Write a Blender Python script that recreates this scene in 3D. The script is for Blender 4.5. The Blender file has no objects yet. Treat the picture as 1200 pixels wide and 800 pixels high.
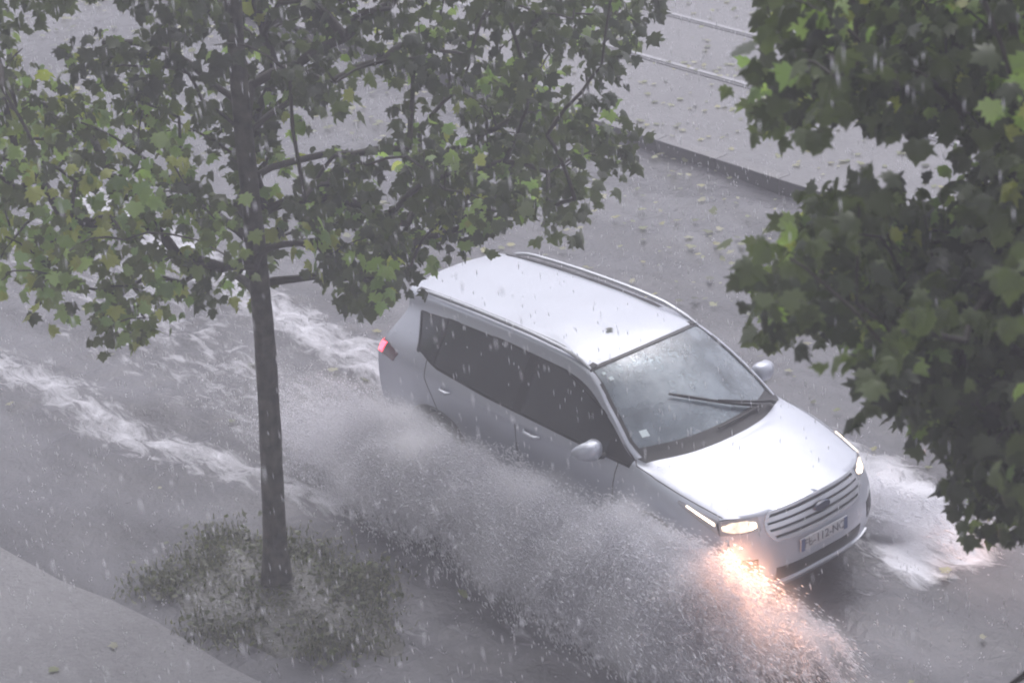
import bpy, bmesh, math, random
import numpy as np
from mathutils import Vector, Matrix, Euler
rng = np.random.default_rng(11)
random.seed(11)
SC = bpy.context.scene
COL = SC.collection
# ------------------------------------------------------------------ camera
CAM = Vector((12.3185, -11.0168, 9.2083))
RGT = Vector((0.64706878, 0.75999807, -0.0608681))
UPV = Vector((-0.28424997, 0.31454877, 0.90568263))
FWD = Vector((-0.70746304, 0.5687372, -0.41956412))
cd = bpy.data.cameras.new("camera"); cam = bpy.data.objects.new("camera", cd); COL.objects.link(cam)
cam.matrix_world = Matrix(((RGT.x, UPV.x, -FWD.x, CAM.x), (RGT.y, UPV.y, -FWD.y, CAM.y), (RGT.z, UPV.z, -FWD.z, CAM.z), (0, 0, 0, 1)))
cd.sensor_width = 36; cd.lens = 78; cd.clip_end = 1500; cd.clip_start = .1
cd.dof.use_dof = True; cd.dof.focus_distance = 19.5; cd.dof.aperture_fstop = 3.2
SC.camera = cam
# ------------------------------------------------------------------ sky, sun, exposure
SUN_EL, SUN_AZ = math.radians(60), math.radians(320)
w = bpy.data.worlds.new("World"); SC.world = w; w.use_nodes = True
wt = w.node_tree
sky = wt.nodes.new('ShaderNodeTexSky'); sky.sky_type = 'NISHITA'; sky.sun_disc = False
sky.sun_elevation = SUN_EL; sky.sun_rotation = SUN_AZ; sky.air_density = 1.0; sky.dust_density = 4.0
hs = wt.nodes.new('ShaderNodeHueSaturation'); hs.inputs['Saturation'].default_value = .22
mx = wt.nodes.new('ShaderNodeMixRGB'); mx.blend_type = 'MULTIPLY'; mx.inputs[0].default_value = 1
mx.inputs[2].default_value = (.982, .97, 1.045, 1)
wt.links.new(sky.outputs[0], hs.inputs['Color']); wt.links.new(hs.outputs[0], mx.inputs[1])
wt.links.new(mx.outputs[0], wt.nodes['Background'].inputs[0]); wt.nodes['Background'].inputs[1].default_value = .15
sl = bpy.data.lights.new("sun", 'SUN'); sl.energy = .55; sl.angle = math.radians(60); sl.color = (1, .98, .95)
so = bpy.data.objects.new("sun", sl); COL.objects.link(so)
so.rotation_euler = (math.radians(90) - SUN_EL, 0, math.radians(180) - SUN_AZ)
SC.view_settings.view_transform = 'Standard'; SC.view_settings.look = 'None'
SC.view_settings.exposure = 0.64; SC.view_settings.gamma = 1
SC.render.engine = 'CYCLES'
cy = SC.cycles
cy.use_denoising = True; cy.volume_bounces = 10; cy.max_bounces = 12; cy.transparent_max_bounces = 16
cy.volume_step_rate = 2.0; cy.volume_max_steps = 128; cy.filter_width = 2.0
cy.sample_clamp_indirect = 4.0

# ------------------------------------------------------------------ helpers
def tag(o, label=None, cat=None, group=None, kind=None):
    if label: o['label'] = label
    if cat: o['category'] = cat
    if group: o['group'] = group
    if kind: o['kind'] = kind
    return o

def mesh(name, verts, faces, mat, parent=None, smooth=True, sharp=None):
    me = bpy.data.meshes.new(name)
    me.from_pydata([tuple(map(float, v)) for v in verts], [], [tuple(map(int, f)) for f in faces])
    for m in (mat if isinstance(mat, (list, tuple)) else [mat]):
        me.materials.append(m)
    if smooth:
        me.polygons.foreach_set('use_smooth', [True] * len(me.polygons))
        if sharp: me.set_sharp_from_angle(angle=math.radians(sharp))
    me.update()
    o = bpy.data.objects.new(name, me); COL.objects.link(o)
    if parent: o.parent = parent
    return o

def fastmesh(name, V, F, mat, parent=None):
    """V (n,3) array, F (m,k) array of equal-size faces."""
    me = bpy.data.meshes.new(name)
    m, k = F.shape
    me.vertices.add(len(V)); me.vertices.foreach_set('co', np.asarray(V, np.float32).ravel())
    me.loops.add(m * k); me.loops.foreach_set('vertex_index', F.astype(np.int32).ravel())
    me.polygons.add(m); me.polygons.foreach_set('loop_start', np.arange(0, m * k, k, dtype=np.int32))
    me.update(calc_edges=True)
    for mm in (mat if isinstance(mat, (list, tuple)) else [mat]):
        me.materials.append(mm)
    o = bpy.data.objects.new(name, me); COL.objects.link(o)
    if parent: o.parent = parent
    return o

def empty(name, loc=(0, 0, 0)):
    o = bpy.data.objects.new(name, None); COL.objects.link(o); o.location = loc; o.empty_display_size = .2
    return o

class MB:
    def __init__(s): s.v = []; s.f = []
    def add(s, V, F):
        b = len(s.v); s.v += [tuple(v) for v in V]; s.f += [tuple(b + i for i in f) for f in F]
    def tube(s, pts, rad, n=8, cap=True):
        pts = [Vector(p) for p in pts]; rad = rad if hasattr(rad, '__len__') else [rad] * len(pts)
        rings = []; up = None
        V = []; F = []
        for i, p in enumerate(pts):
            d = (pts[min(i + 1, len(pts) - 1)] - pts[max(i - 1, 0)]).normalized()
            if up is None:
                up = d.orthogonal().normalized()
            up = (up - d * up.dot(d)).normalized(); q = d.cross(up)
            for k in range(n):
                a = 2 * math.pi * k / n
                V.append(p + (up * math.cos(a) + q * math.sin(a)) * rad[i])
        for i in range(len(pts) - 1):
            for k in range(n):
                F.append((i * n + k, i * n + (k + 1) % n, (i + 1) * n + (k + 1) % n, (i + 1) * n + k))
        if cap:
            F.append(tuple(range(n - 1, -1, -1))); F.append(tuple((len(pts) - 1) * n + k for k in range(n)))
        s.add(V, F)
    def box(s, c, d, M=None, bev=0):
        bm = bmesh.new(); bmesh.ops.create_cube(bm, size=1)
        for v in bm.verts: v.co = Vector((v.co.x * d[0], v.co.y * d[1], v.co.z * d[2]))
        if bev: bmesh.ops.bevel(bm, geom=bm.edges[:], offset=bev, segments=3, affect='EDGES', profile=.5)
        V = [(M @ v.co if M else v.co) + Vector(c) for v in bm.verts]
        s.add(V, [[v.index for v in f.verts] for f in bm.faces]); bm.free()
    def lathe(s, prof, axis_o, n=40, closed=False):
        """prof: list of (r, h), axis = y through axis_o"""
        V = []; F = []
        for r, h in prof:
            for k in range(n):
                a = 2 * math.pi * k / n
                V.append((axis_o[0] + r * math.cos(a), axis_o[1] + h, axis_o[2] + r * math.sin(a)))
        m = len(prof)
        for i in range(m - (0 if closed else 1)):
            for k in range(n):
                F.append((i * n + k, i * n + (k + 1) % n, ((i + 1) % m) * n + (k + 1) % n, ((i + 1) % m) * n + k))
        s.add(V, F)
    def build(s, name, mat, parent=None, smooth=True, sharp=35):
        return mesh(name, s.v, s.f, mat, parent, smooth, sharp)

# ------------------------------------------------------------------ materials
def newmat(name):
    m = bpy.data.materials.new(name); m.use_nodes = True
    return m, m.node_tree, m.node_tree.nodes['Principled BSDF']

def simple(name, col, rough=.5, metal=0, coat=0, emis=None, es=0, noise=0, nscale=20, bump=0, bscale=60, spec=.5):
    m, t, b = newmat(name)
    b.inputs['Base Color'].default_value = (*col, 1); b.inputs['Roughness'].default_value = rough
    b.inputs['Metallic'].default_value = metal; b.inputs['Coat Weight'].default_value = coat
    b.inputs['Coat Roughness'].default_value = .08; b.inputs['Specular IOR Level'].default_value = spec
    if emis: b.inputs['Emission Color'].default_value = (*emis, 1); b.inputs['Emission Strength'].default_value = es
    tc = t.nodes.new('ShaderNodeTexCoord')
    if noise:
        n = t.nodes.new('ShaderNodeTexNoise'); n.inputs['Scale'].default_value = nscale; n.inputs['Detail'].default_value = 5
        r = t.nodes.new('ShaderNodeValToRGB'); r.color_ramp.elements[0].position = .3; r.color_ramp.elements[1].position = .7
        r.color_ramp.elements[0].color = (*[c * (1 - noise) for c in col], 1); r.color_ramp.elements[1].color = (*[min(1, c * (1 + noise)) for c in col], 1)
        t.links.new(tc.outputs['Object'], n.inputs[0]); t.links.new(n.outputs[0], r.inputs[0]); t.links.new(r.outputs[0], b.inputs['Base Color'])
    if bump:
        n = t.nodes.new('ShaderNodeTexNoise'); n.inputs['Scale'].default_value = bscale; n.inputs['Detail'].default_value = 4
        bp = t.nodes.new('ShaderNodeBump'); bp.inputs['Strength'].default_value = bump; bp.inputs['Distance'].default_value = .01
        t.links.new(tc.outputs['Object'], n.inputs[0]); t.links.new(n.outputs[0], bp.inputs['Height']); t.links.new(bp.outputs[0], b.inputs['Normal'])
    return m

def water_mat():
    """shallow turbid flood water over asphalt; foam where the vertex attribute is high"""
    m, t, b = newmat("flood_water")
    L = t.links.new; N = t.nodes.new
    tc = N('ShaderNodeTexCoord'); co = tc.outputs['Object']
    def noise(sc, det=5, rough=.55, dist=0, vec=co):
        n = N('ShaderNodeTexNoise'); n.inputs['Scale'].default_value = sc; n.inputs['Detail'].default_value = det
        n.inputs['Roughness'].default_value = rough; n.inputs['Distortion'].default_value = dist; L(vec, n.inputs[0]); return n.outputs[0]
    def ramp(x, a, bb, c0=(0, 0, 0, 1), c1=(1, 1, 1, 1)):
        r = N('ShaderNodeValToRGB'); r.color_ramp.elements[0].position = a; r.color_ramp.elements[1].position = bb
        r.color_ramp.elements[0].color = c0; r.color_ramp.elements[1].color = c1; L(x, r.inputs[0]); return r.outputs[0]
    def math_(op, a, bb, clamp=False):
        n = N('ShaderNodeMath'); n.operation = op; n.use_clamp = clamp
        for i, v in enumerate((a, bb)):
            if isinstance(v, (int, float)): n.inputs[i].default_value = v
            else: L(v, n.inputs[i])
        return n.outputs[0]
    at = N('ShaderNodeAttribute'); at.attribute_name = 'foam'
    mp = N('ShaderNodeMapping'); mp.inputs['Scale'].default_value = (.55, 1.5, 1); L(co, mp.inputs[0])
    base = ramp(noise(.9, 6, .6, .4, mp.outputs[0]), .3, .72, WATER_DARK, WATER_LIGHT)
    fn = noise(5.5, 8, .72, .7, mp.outputs[0])
    # foam = smoothstep(noise + attr)
    f = math_('MULTIPLY_ADD', at.outputs['Fac'], .62)
    f.node.inputs[2].default_value = -.03
    f = math_('ADD', f, fn)
    fr = ramp(f, .70, .98)
    # small bubbles / splash specks everywhere
    vo = N('ShaderNodeTexVoronoi'); vo.inputs['Scale'].default_value = 9; L(co, vo.inputs[0])
    sp = ramp(vo.outputs['Distance'], .03, .10, (1, 1, 1, 1), (0, 0, 0, 1))
    vm = math_('MULTIPLY', sp, ramp(noise(14, 2), .44, .58))
    vm = math_('MULTIPLY', vm, .6)
    ff = math_('MAXIMUM', fr, vm)
    mix = N('ShaderNodeMixRGB'); L(ff, mix.inputs[0]); L(base, mix.inputs[1]); mix.inputs[2].default_value = (.62, .62, .65, 1)
    L(mix.outputs[0], b.inputs['Base Color'])
    rr = N('ShaderNodeMapRange'); L(ff, rr.inputs[0]); rr.inputs[3].default_value = .09; rr.inputs[4].default_value = .7
    L(rr.outputs[0], b.inputs['Roughness']); b.inputs['IOR'].default_value = 1.33
    h = math_('ADD', math_('MULTIPLY', noise(22, 3, .6), .5), math_('MULTIPLY', noise(4, 5, .6, .5), 1.0))
    h = math_('ADD', h, math_('MULTIPLY', fr, .5))
    bp = N('ShaderNodeBump'); bp.inputs['Strength'].default_value = .42; bp.inputs['Distance'].default_value = .05
    L(h, bp.inputs['Height']); L(bp.outputs[0], b.inputs['Normal'])
    return m
WATER_DARK = (.040, .040, .044, 1); WATER_LIGHT = (.15, .149, .160, 1)

def stone_mat(name, c0, c1, sc=6, rough=.35, speck=.3, bumps=.5):
    m, t, b = newmat(name); L = t.links.new; N = t.nodes.new
    tc = N('ShaderNodeTexCoord')
    n = N('ShaderNodeTexNoise'); n.inputs['Scale'].default_value = sc; n.inputs['Detail'].default_value = 9; n.inputs['Roughness'].default_value = .68
    n2 = N('ShaderNodeTexNoise'); n2.inputs['Scale'].default_value = .5; n2.inputs['Detail'].default_value = 4
    L(tc.outputs['Object'], n.inputs[0]); L(tc.outputs['Object'], n2.inputs[0])
    a = N('ShaderNodeMath'); a.operation = 'MULTIPLY_ADD'; a.inputs[1].default_value = .5; L(n.outputs[0], a.inputs[0])
    h = N('ShaderNodeMath'); h.operation = 'MULTIPLY'; h.inputs[1].default_value = .5; L(n2.outputs[0], h.inputs[0]); L(h.outputs[0], a.inputs[2])
    r = N('ShaderNodeValToRGB'); r.color_ramp.elements[0].position = .36; r.color_ramp.elements[1].position = .64
    r.color_ramp.elements[0].color = (*c0, 1); r.color_ramp.elements[1].color = (*c1, 1); L(a.outputs[0], r.inputs[0])
    vo = N('ShaderNodeTexVoronoi'); vo.inputs['Scale'].default_value = 11; L(tc.outputs['Object'], vo.inputs[0])
    r2 = N('ShaderNodeValToRGB'); r2.color_ramp.elements[0].position = .04; r2.color_ramp.elements[1].position = .12
    r2.color_ramp.elements[0].color = (speck, speck, speck, 1); r2.color_ramp.elements[1].color = (0, 0, 0, 1); L(vo.outputs['Distance'], r2.inputs[0])
    mix = N('ShaderNodeMixRGB'); L(r2.outputs[0], mix.inputs[0]); L(r.outputs[0], mix.inputs[1]); mix.inputs[2].default_value = (.6, .6, .62, 1)
    L(mix.outputs[0], b.inputs['Base Color']); b.inputs['Roughness'].default_value = rough
    n3 = N('ShaderNodeTexNoise'); n3.inputs['Scale'].default_value = 25; n3.inputs['Detail'].default_value = 4; L(tc.outputs['Object'], n3.inputs[0])
    bp = N('ShaderNodeBump'); bp.inputs['Strength'].default_value = bumps; bp.inputs['Distance'].default_value = .02
    L(n3.outputs[0], bp.inputs['Height']); L(bp.outputs[0], b.inputs['Normal'])
    return m

def leaf_mat():
    m, t, b = newmat("leaf"); L = t.links.new; N = t.nodes.new
    at = N('ShaderNodeAttribute'); at.attribute_name = 'tint'
    L(at.outputs['Color'], b.inputs['Base Color']); b.inputs['Roughness'].default_value = .38
    tr = N('ShaderNodeBsdfTranslucent')
    mu = N('ShaderNodeMixRGB'); mu.blend_type = 'MULTIPLY'; mu.inputs[0].default_value = 1; mu.inputs[2].default_value = (1.5, 1.7, .8, 1)
    L(at.outputs['Color'], mu.inputs[1]); L(mu.outputs[0], tr.inputs[0])
    mix = N('ShaderNodeMixShader'); mix.inputs[0].default_value = .35
    L(b.outputs[0], mix.inputs[1]); L(tr.outputs[0], mix.inputs[2]); L(mix.outputs[0], t.nodes['Material Output'].inputs[0])
    return m

def glass_mat(name, tint, film, frough=.25):
    """rain-wet car glass: see-through, with a pale film for water and painted sky reflection"""
    m, t, b = newmat(name); L = t.links.new; N = t.nodes.new
    tr = N('ShaderNodeBsdfTransparent'); tr.inputs[0].default_value = (*tint, 1)
    b.inputs['Base Color'].default_value = (.30, .36, .41, 1); b.inputs['Roughness'].default_value = .12; b.inputs['Specular IOR Level'].default_value = .9
    tc = N('ShaderNodeTexCoord')
    n = N('ShaderNodeTexNoise'); n.inputs['Scale'].default_value = 5; n.inputs['Detail'].default_value = 5
    mp = N('ShaderNodeMapping'); mp.inputs['Scale'].default_value = (1, 1, .25); L(tc.outputs['Object'], mp.inputs[0]); L(mp.outputs[0], n.inputs[0])
    mr = N('ShaderNodeMapRange'); mr.inputs[1].default_value = .3; mr.inputs[2].default_value = .7; mr.inputs[3].default_value = film * .5; mr.inputs[4].default_value = film * 1.5
    L(n.outputs[0], mr.inputs[0])
    n2 = N('ShaderNodeTexNoise'); n2.inputs['Scale'].default_value = 45; L(tc.outputs['Object'], n2.inputs[0])
    bp = N('ShaderNodeBump'); bp.inputs['Strength'].default_value = .25; bp.inputs['Distance'].default_value = .01; L(n2.outputs[0], bp.inputs['Height']); L(bp.outputs[0], b.inputs['Normal'])
    mix = N('ShaderNodeMixShader'); L(mr.outputs[0], mix.inputs[0]); L(tr.outputs[0], mix.inputs[1]); L(b.outputs[0], mix.inputs[2])
    gl = N('ShaderNodeBsdfGlossy'); gl.inputs['Roughness'].default_value = .06; gl.inputs['Color'].default_value = (1, 1, 1, 1)
    fr = N('ShaderNodeFresnel'); fr.inputs[0].default_value = 1.5; L(bp.outputs[0], fr.inputs[1]); L(bp.outputs[0], gl.inputs['Normal'])
    m2 = N('ShaderNodeMixShader'); L(fr.outputs[0], m2.inputs[0]); L(mix.outputs[0], m2.inputs[1]); L(gl.outputs[0], m2.inputs[2])
    L(m2.outputs[0], t.nodes['Material Output'].inputs[0])
    return m

def emit(name, col, s):
    m, t, b = newmat(name)
    b.inputs['Base Color'].default_value = (.6, .6, .6, 1); b.inputs['Roughness'].default_value = .2
    b.inputs['Emission Color'].default_value = (*col, 1); b.inputs['Emission Strength'].default_value = s
    return m

M = dict(
    water=water_mat(),
    paving=stone_mat("pale_paving", (.11, .108, .112), (.20, .197, .204), 9, .4, .25),
    asphalt=stone_mat("platform_asphalt", (.075, .074, .08), (.15, .147, .155), 8, .4, .45),
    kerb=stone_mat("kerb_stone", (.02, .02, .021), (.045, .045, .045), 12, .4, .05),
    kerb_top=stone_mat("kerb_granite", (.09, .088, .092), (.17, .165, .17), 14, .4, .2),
    rail=simple("rail_steel", (.27, .27, .285), .35, .2, noise=.2, nscale=14),
    groove=simple("rail_groove", (.05, .05, .055), .5),
    soil=stone_mat("wet_soil", (.050, .052, .040), (.14, .138, .125), 10, .35, .35, 1),
    bark=simple("wet_bark", (.070, .066, .052), .6, noise=.85, nscale=9, bump=1, bscale=35),
    twig=simple("twig_bark", (.05, .045, .036), .6, noise=.3, nscale=30),
    leaf=leaf_mat(),
    paint=simple("silver_paint", (.49, .515, .575), .32, .35, coat=.6, noise=.03, nscale=3, bump=.10, bscale=90),
    black=simple("black_plastic", (.022, .022, .024), .45, bump=.1),
    cladding=simple("grey_cladding", (.05, .05, .053), .6, bump=.2),
    seam=simple("panel_gap", (.05, .05, .055), .6),
    chrome=simple("satin_trim", (.66, .68, .72), .25, .6),
    rubber=simple("tyre_rubber", (.02, .02, .021), .8, bump=.3),
    alloy=simple("alloy_wheel", (.42, .43, .45), .35, .7),
    cloth=simple("seat_cloth", (.05, .052, .058), .85, noise=.2),
    dash=simple("dashboard", (.07, .073, .08), .7, noise=.15),
    wind=glass_mat("windscreen_glass", (.62, .72, .76), .50),
    side=glass_mat("tinted_glass", (.16, .17, .18), .10),
    plate=simple("plate_white", (.55, .55, .57), .4),
    ink=simple("plate_ink", (.16, .16, .18), .5),
    blue=simple("plate_blue", (.10, .13, .25), .4),
    badge=simple("badge_enamel", (.05, .06, .10), .25),
    sticker=simple("sticker_paper", (.75, .85, .86), .5),
    lamp=emit("headlight_lens", (1, .80, .60), 5),
    render=stone_mat('wall_render', (.28, .265, .24), (.36, .345, .31), 2, .8, 0), frame=simple('window_frame', (.5, .5, .5), .5), pane=simple('window_pane', (.03, .035, .04), .05),
    lens=simple("clear_lens", (.38, .38, .40), .12, .2, coat=1),
    red=emit("tail_lens_lit", (1, .03, .06), 5),
    redoff=simple("tail_lens", (.09, .008, .012), .2, coat=1),
)

def hot_lens():
    """lit reflector behind ribbed wet glass: uneven bright patches"""
    m, t, b = newmat('headlight_reflector'); N = t.nodes.new; L = t.links.new
    b.inputs['Base Color'].default_value = (.55, .55, .56, 1); b.inputs['Roughness'].default_value = .15
    tc = N('ShaderNodeTexCoord'); v = N('ShaderNodeTexVoronoi'); v.inputs['Scale'].default_value = 9; L(tc.outputs['Object'], v.inputs[0])
    n = N('ShaderNodeTexNoise'); n.inputs['Scale'].default_value = 26; L(tc.outputs['Object'], n.inputs[0])
    r = N('ShaderNodeMapRange'); r.inputs[1].default_value = .5; r.inputs[2].default_value = .1; r.inputs[3].default_value = 1.5; r.inputs[4].default_value = 24; L(v.outputs['Distance'], r.inputs[0])
    q = N('ShaderNodeMath'); q.operation = 'MULTIPLY'; L(r.outputs[0], q.inputs[0]); L(n.outputs[0], q.inputs[1])
    b.inputs['Emission Color'].default_value = (1, .78, .56, 1); L(q.outputs[0], b.inputs['Emission Strength']); return m
M['hot'] = hot_lens()
CL_A="-76,-80,198 -94,-116,182 11,-96,228 55,-71,206 0,-78,248 -41,-192,139 -37,-207,143 -81,-102,216 5,-41,199 -51,-170,143 -112,-40,188 -20,-73,140 -39,-201,182 7,-86,160 10,-46,221 39,-73,205 34,-62,236 -69,-151,198 -94,-108,141 22,-47,230 -63,-174,192 -105,-144,181 43,-46,182 -6,-111,147 -160,-180,229 -169,-122,231 -54,-149,207 -37,-43,187 -63,-192,134 22,-86,180 -46,-103,247 -29,1,232 6,-149,184 -7,-130,181 -53,-62,204 -58,-36,206 -201,-155,238 42,-52,233 -62,-167,257 -17,-71,172 -90,-92,200 -27,31,194 -64,-145,247 -71,-130,229 -146,-183,221 -26,18,190 -10,17,218 -76,-131,126 -96,-31,140 98,-97,219 -68,-130,248 -81,-163,253 -84,-94,243 -110,-208,257 -51,-108,216 35,-14,238 -126,-161,188 -34,-40,212 -78,-111,188 -24,-23,185 -157,-180,193 -4,-122,140 -53,-221,161 -32,-227,211 26,-55,194 -55,-201,175 -111,-99,238 -21,-7,197 -52,-184,233 -52,-66,233 -81,-159,214 -84,-220,184 -20,-207,180 -24,-177,187 -89,-215,164 -5,-135,155 -56,-161,227 -53,-165,180 54,-46,191 33,-200,187 -5,-1,160 18,6,238 -67,-122,166 -74,-72,155 -28,-73,156 -118,-71,207 22,-46,253 -170,-164,196 -128,-76,198 -2,-22,208 -69,-81,222 -111,-103,166 -71,-237,179 -32,-170,270 -37,-32,178 4,-55,155 -14,2,237 39,-65,178 -78,-79,136 -73,-181,183 -59,-216,206 -29,-172,150 -88,-192,205 46,-118,189 -83,-110,174 -77,-145,228 -28,-119,164 -31,-51,243 -118,-70,220 -105,-72,177 -88,-230,202 -40,-157,251 51,-89,268 -95,-221,153 -55,-194,144 -160,-164,210 -121,-201,244 -81,-129,249 -10,-93,237 -50,-113,159 -47,-102,235 16,-103,191 -29,-109,247 6,-27,223 -69,-217,164 -117,-122,226 -151,-90,216 -205,-128,161 14,-60,239 -34,-104,160 -58,-72,117 -70,-101,230 -85,-214,265 15,-130,149 -15,-111,243 -64,-214,152 17,-129,194 -145,-165,235 -13,-67,152 -21,-91,255 -33,-168,182 -75,-102,200 -33,-180,202 -136,-189,243 -89,-100,164 -101,-101,229 -65,-238,205 -77,-119,131 -81,-121,197 -106,-76,230 -129,-209,209 37,-28,243 -42,-83,216 -50,-158,161 55,-79,172 11,-7,222 80,-108,265 12,-51,191 -36,-108,129 -175,-53,186 -17,-40,224 -193,-116,222 -128,-202,255 -70,-198,169 -20,-41,180 23,-143,229 -25,13,164 -107,-177,186 6,-97,175 -194,-159,169 -42,-67,209 -93,-202,169 -15,-25,164 -40,-212,198 -25,-27,146 6,-34,160 83,-76,230 38,-143,165 -66,-26,200 42,-167,243 -59,-84,153 -6,-29,243 -82,-70,118 6,-19,236 -173,-186,201 -58,-172,209 2,-49,168 -42,-47,151 -104,-212,188 -130,-157,246 -100,-144,244 8,-123,163 28,-61,155 -89,-168,221 -146,-145,180 -77,-193,160 26,-12,216 -111,-190,191 -15,-100,155 -38,-68,144 52,-92,255 -14,-36,157 14,-72,159 35,-41,248 -49,-56,170 -93,-68,194 -141,-179,192 -85,-212,218 -62,-157,179 -79,-123,173 -3,5,212 -23,-88,138 -72,-185,203 -40,-226,167 -137,-203,221 -150,-143,244 -58,-137,162 -137,-86,101 -98,-103,190 -44,-202,154 -117,-103,181 -65,-128,190 5,-60,186 -14,-174,179 -63,-122,154 -107,-201,224 -63,-196,205 -86,-115,153 -112,-175,254 -92,-180,251 -93,-111,124 42,-121,236 49,-81,221 -90,-69,225 -40,-108,173 -41,-158,148 -44,-173,155 -92,-143,190 -79,-213,196 -19,-232,182 30,-121,198 -67,-162,221 -57,-108,197 35,-29,226 -12,-80,219 85,-44,263 -95,-157,206 -3,-60,201 2,-147,229 -55,-15,178 -16,-60,140 35,-30,171 70,-113,192 -51,-37,186 -34,-256,177 -68,-173,173 -151,-190,210 -21,-109,176 -38,-112,212 -230,-138,225 -52,-241,256 -12,31,213 -69,-220,190 -27,-199,156 -94,-85,229 -18,-88,150 -33,-187,162 -65,-33,147 -46,-182,176 -22,-78,196 68,-78,179 -7,-170,243 -21,-101,234 -2,-105,165 -113,-101,216 -20,-13,179 -235,-151,203 -45,-48,235 21,-65,251 -182,-177,174 -21,-100,131 -169,-141,236 -123,-170,197 -29,-52,146 -82,-155,201 -86,-102,231 -42,-75,234 -45,48,190 -106,-170,203 -62,-192,235 6,-106,145 -70,-181,224 -103,-130,224 -63,-154,262 -171,-168,227 18,-65,207 45,-114,203 8,-147,170 -68,-186,263 56,-106,183 -111,-154,249 -60,-30,229 -58,-182,168 -22,-72,227 -20,-164,260 62,-84,203 -24,-194,192 -9,-122,166 -50,0,197 -57,-18,221 23,-139,158 -55,-88,229 12,-76,219 -122,-171,245 -12,-82,247 -71,-91,243 -93,-176,194 -67,7,149 31,-91,191 -27,-39,166 -56,5,130 -185,-172,225 82,-66,264 -51,-213,181 -39,-217,182"
CL_A2="-86,-76,375 -106,-190,343 -110,-20,262 3,-169,367 -65,-226,282 16,-152,313 48,-199,355 -91,-201,313 46,-110,329 -112,-122,317 -59,-67,261 -14,-163,347 -16,-231,333 -54,-92,324 72,-78,298 -55,-180,353 -109,-217,291 -152,-223,291 -126,-87,338 -26,-93,363 -99,-183,367 19,-186,346 54,-168,344 -155,-87,254 -75,-121,365 -111,-249,217 -85,-212,344 12,-218,340 -92,-84,319 -12,-208,322 -59,-195,333 -116,-191,293 -166,-148,346 -96,-118,344 -49,-144,383 -150,-91,318 -33,-184,365 -31,-127,363 -44,-217,343 -143,-250,302 -126,-33,305 -159,-204,328 -32,-269,286 -179,-135,332 18,-104,355 -149,-156,279 -55,-48,306 48,-49,296 -99,-58,350 -190,-138,308 15,-129,381 -131,-147,307 29,-92,297 -97,-49,288 -132,-211,362 43,-151,301 -151,-217,244 -133,-169,355 -19,-66,295 -109,-80,286 7,-254,331 -78,-232,334 -149,-69,305 -17,-189,340 30,-199,294 -9,-148,329 43,-217,318 -51,-62,335 -133,-131,276 -128,-262,278 -117,-115,291 -56,-285,293 -72,-164,346 -183,-148,268 -151,-102,349 -183,-105,302 -27,-36,336 -94,-171,326 71,-146,303 49,-128,284 -77,-251,304 -128,-117,338 -125,-184,332 -60,-62,287 11,-86,336 -24,-43,269 -75,-129,340 -160,-113,254 -100,-228,253 -108,-222,341 21,-52,305 -122,-207,310 -48,-229,372 -160,-181,311 -111,-261,325 -109,-266,235 -45,-266,226 23,-160,356 -79,-85,339 -34,-83,315 -70,-165,382 -139,-241,274 71,-114,310 -6,-22,277 -1,-47,298 -134,-167,296 -155,-186,354 -103,-206,379 -13,-264,299 -99,-144,330 -111,-93,358 -75,-20,285 -14,-106,322 -24,-87,338 -76,-245,252 -152,-128,320 6,-108,305 -36,-152,363 -16,-213,368 61,-138,355 -72,-107,338 -149,-53,270 -47,-251,337 -144,-44,246 -29,-264,254 8,-193,313 32,-141,325 -11,-271,324 40,-109,353 20,-117,280 -127,-158,330 -43,-10,271 -72,-189,369 15,-222,299 -53,-118,342 -167,-76,239 -132,-220,282 -5,-26,323 1,-78,288 -88,-35,344 -33,-225,312 -83,-278,280 -147,-188,293 -16,-65,347 -103,-115,388 -64,-254,235 -87,-73,257 53,-94,312 -164,-124,288 -99,-53,241"
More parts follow.
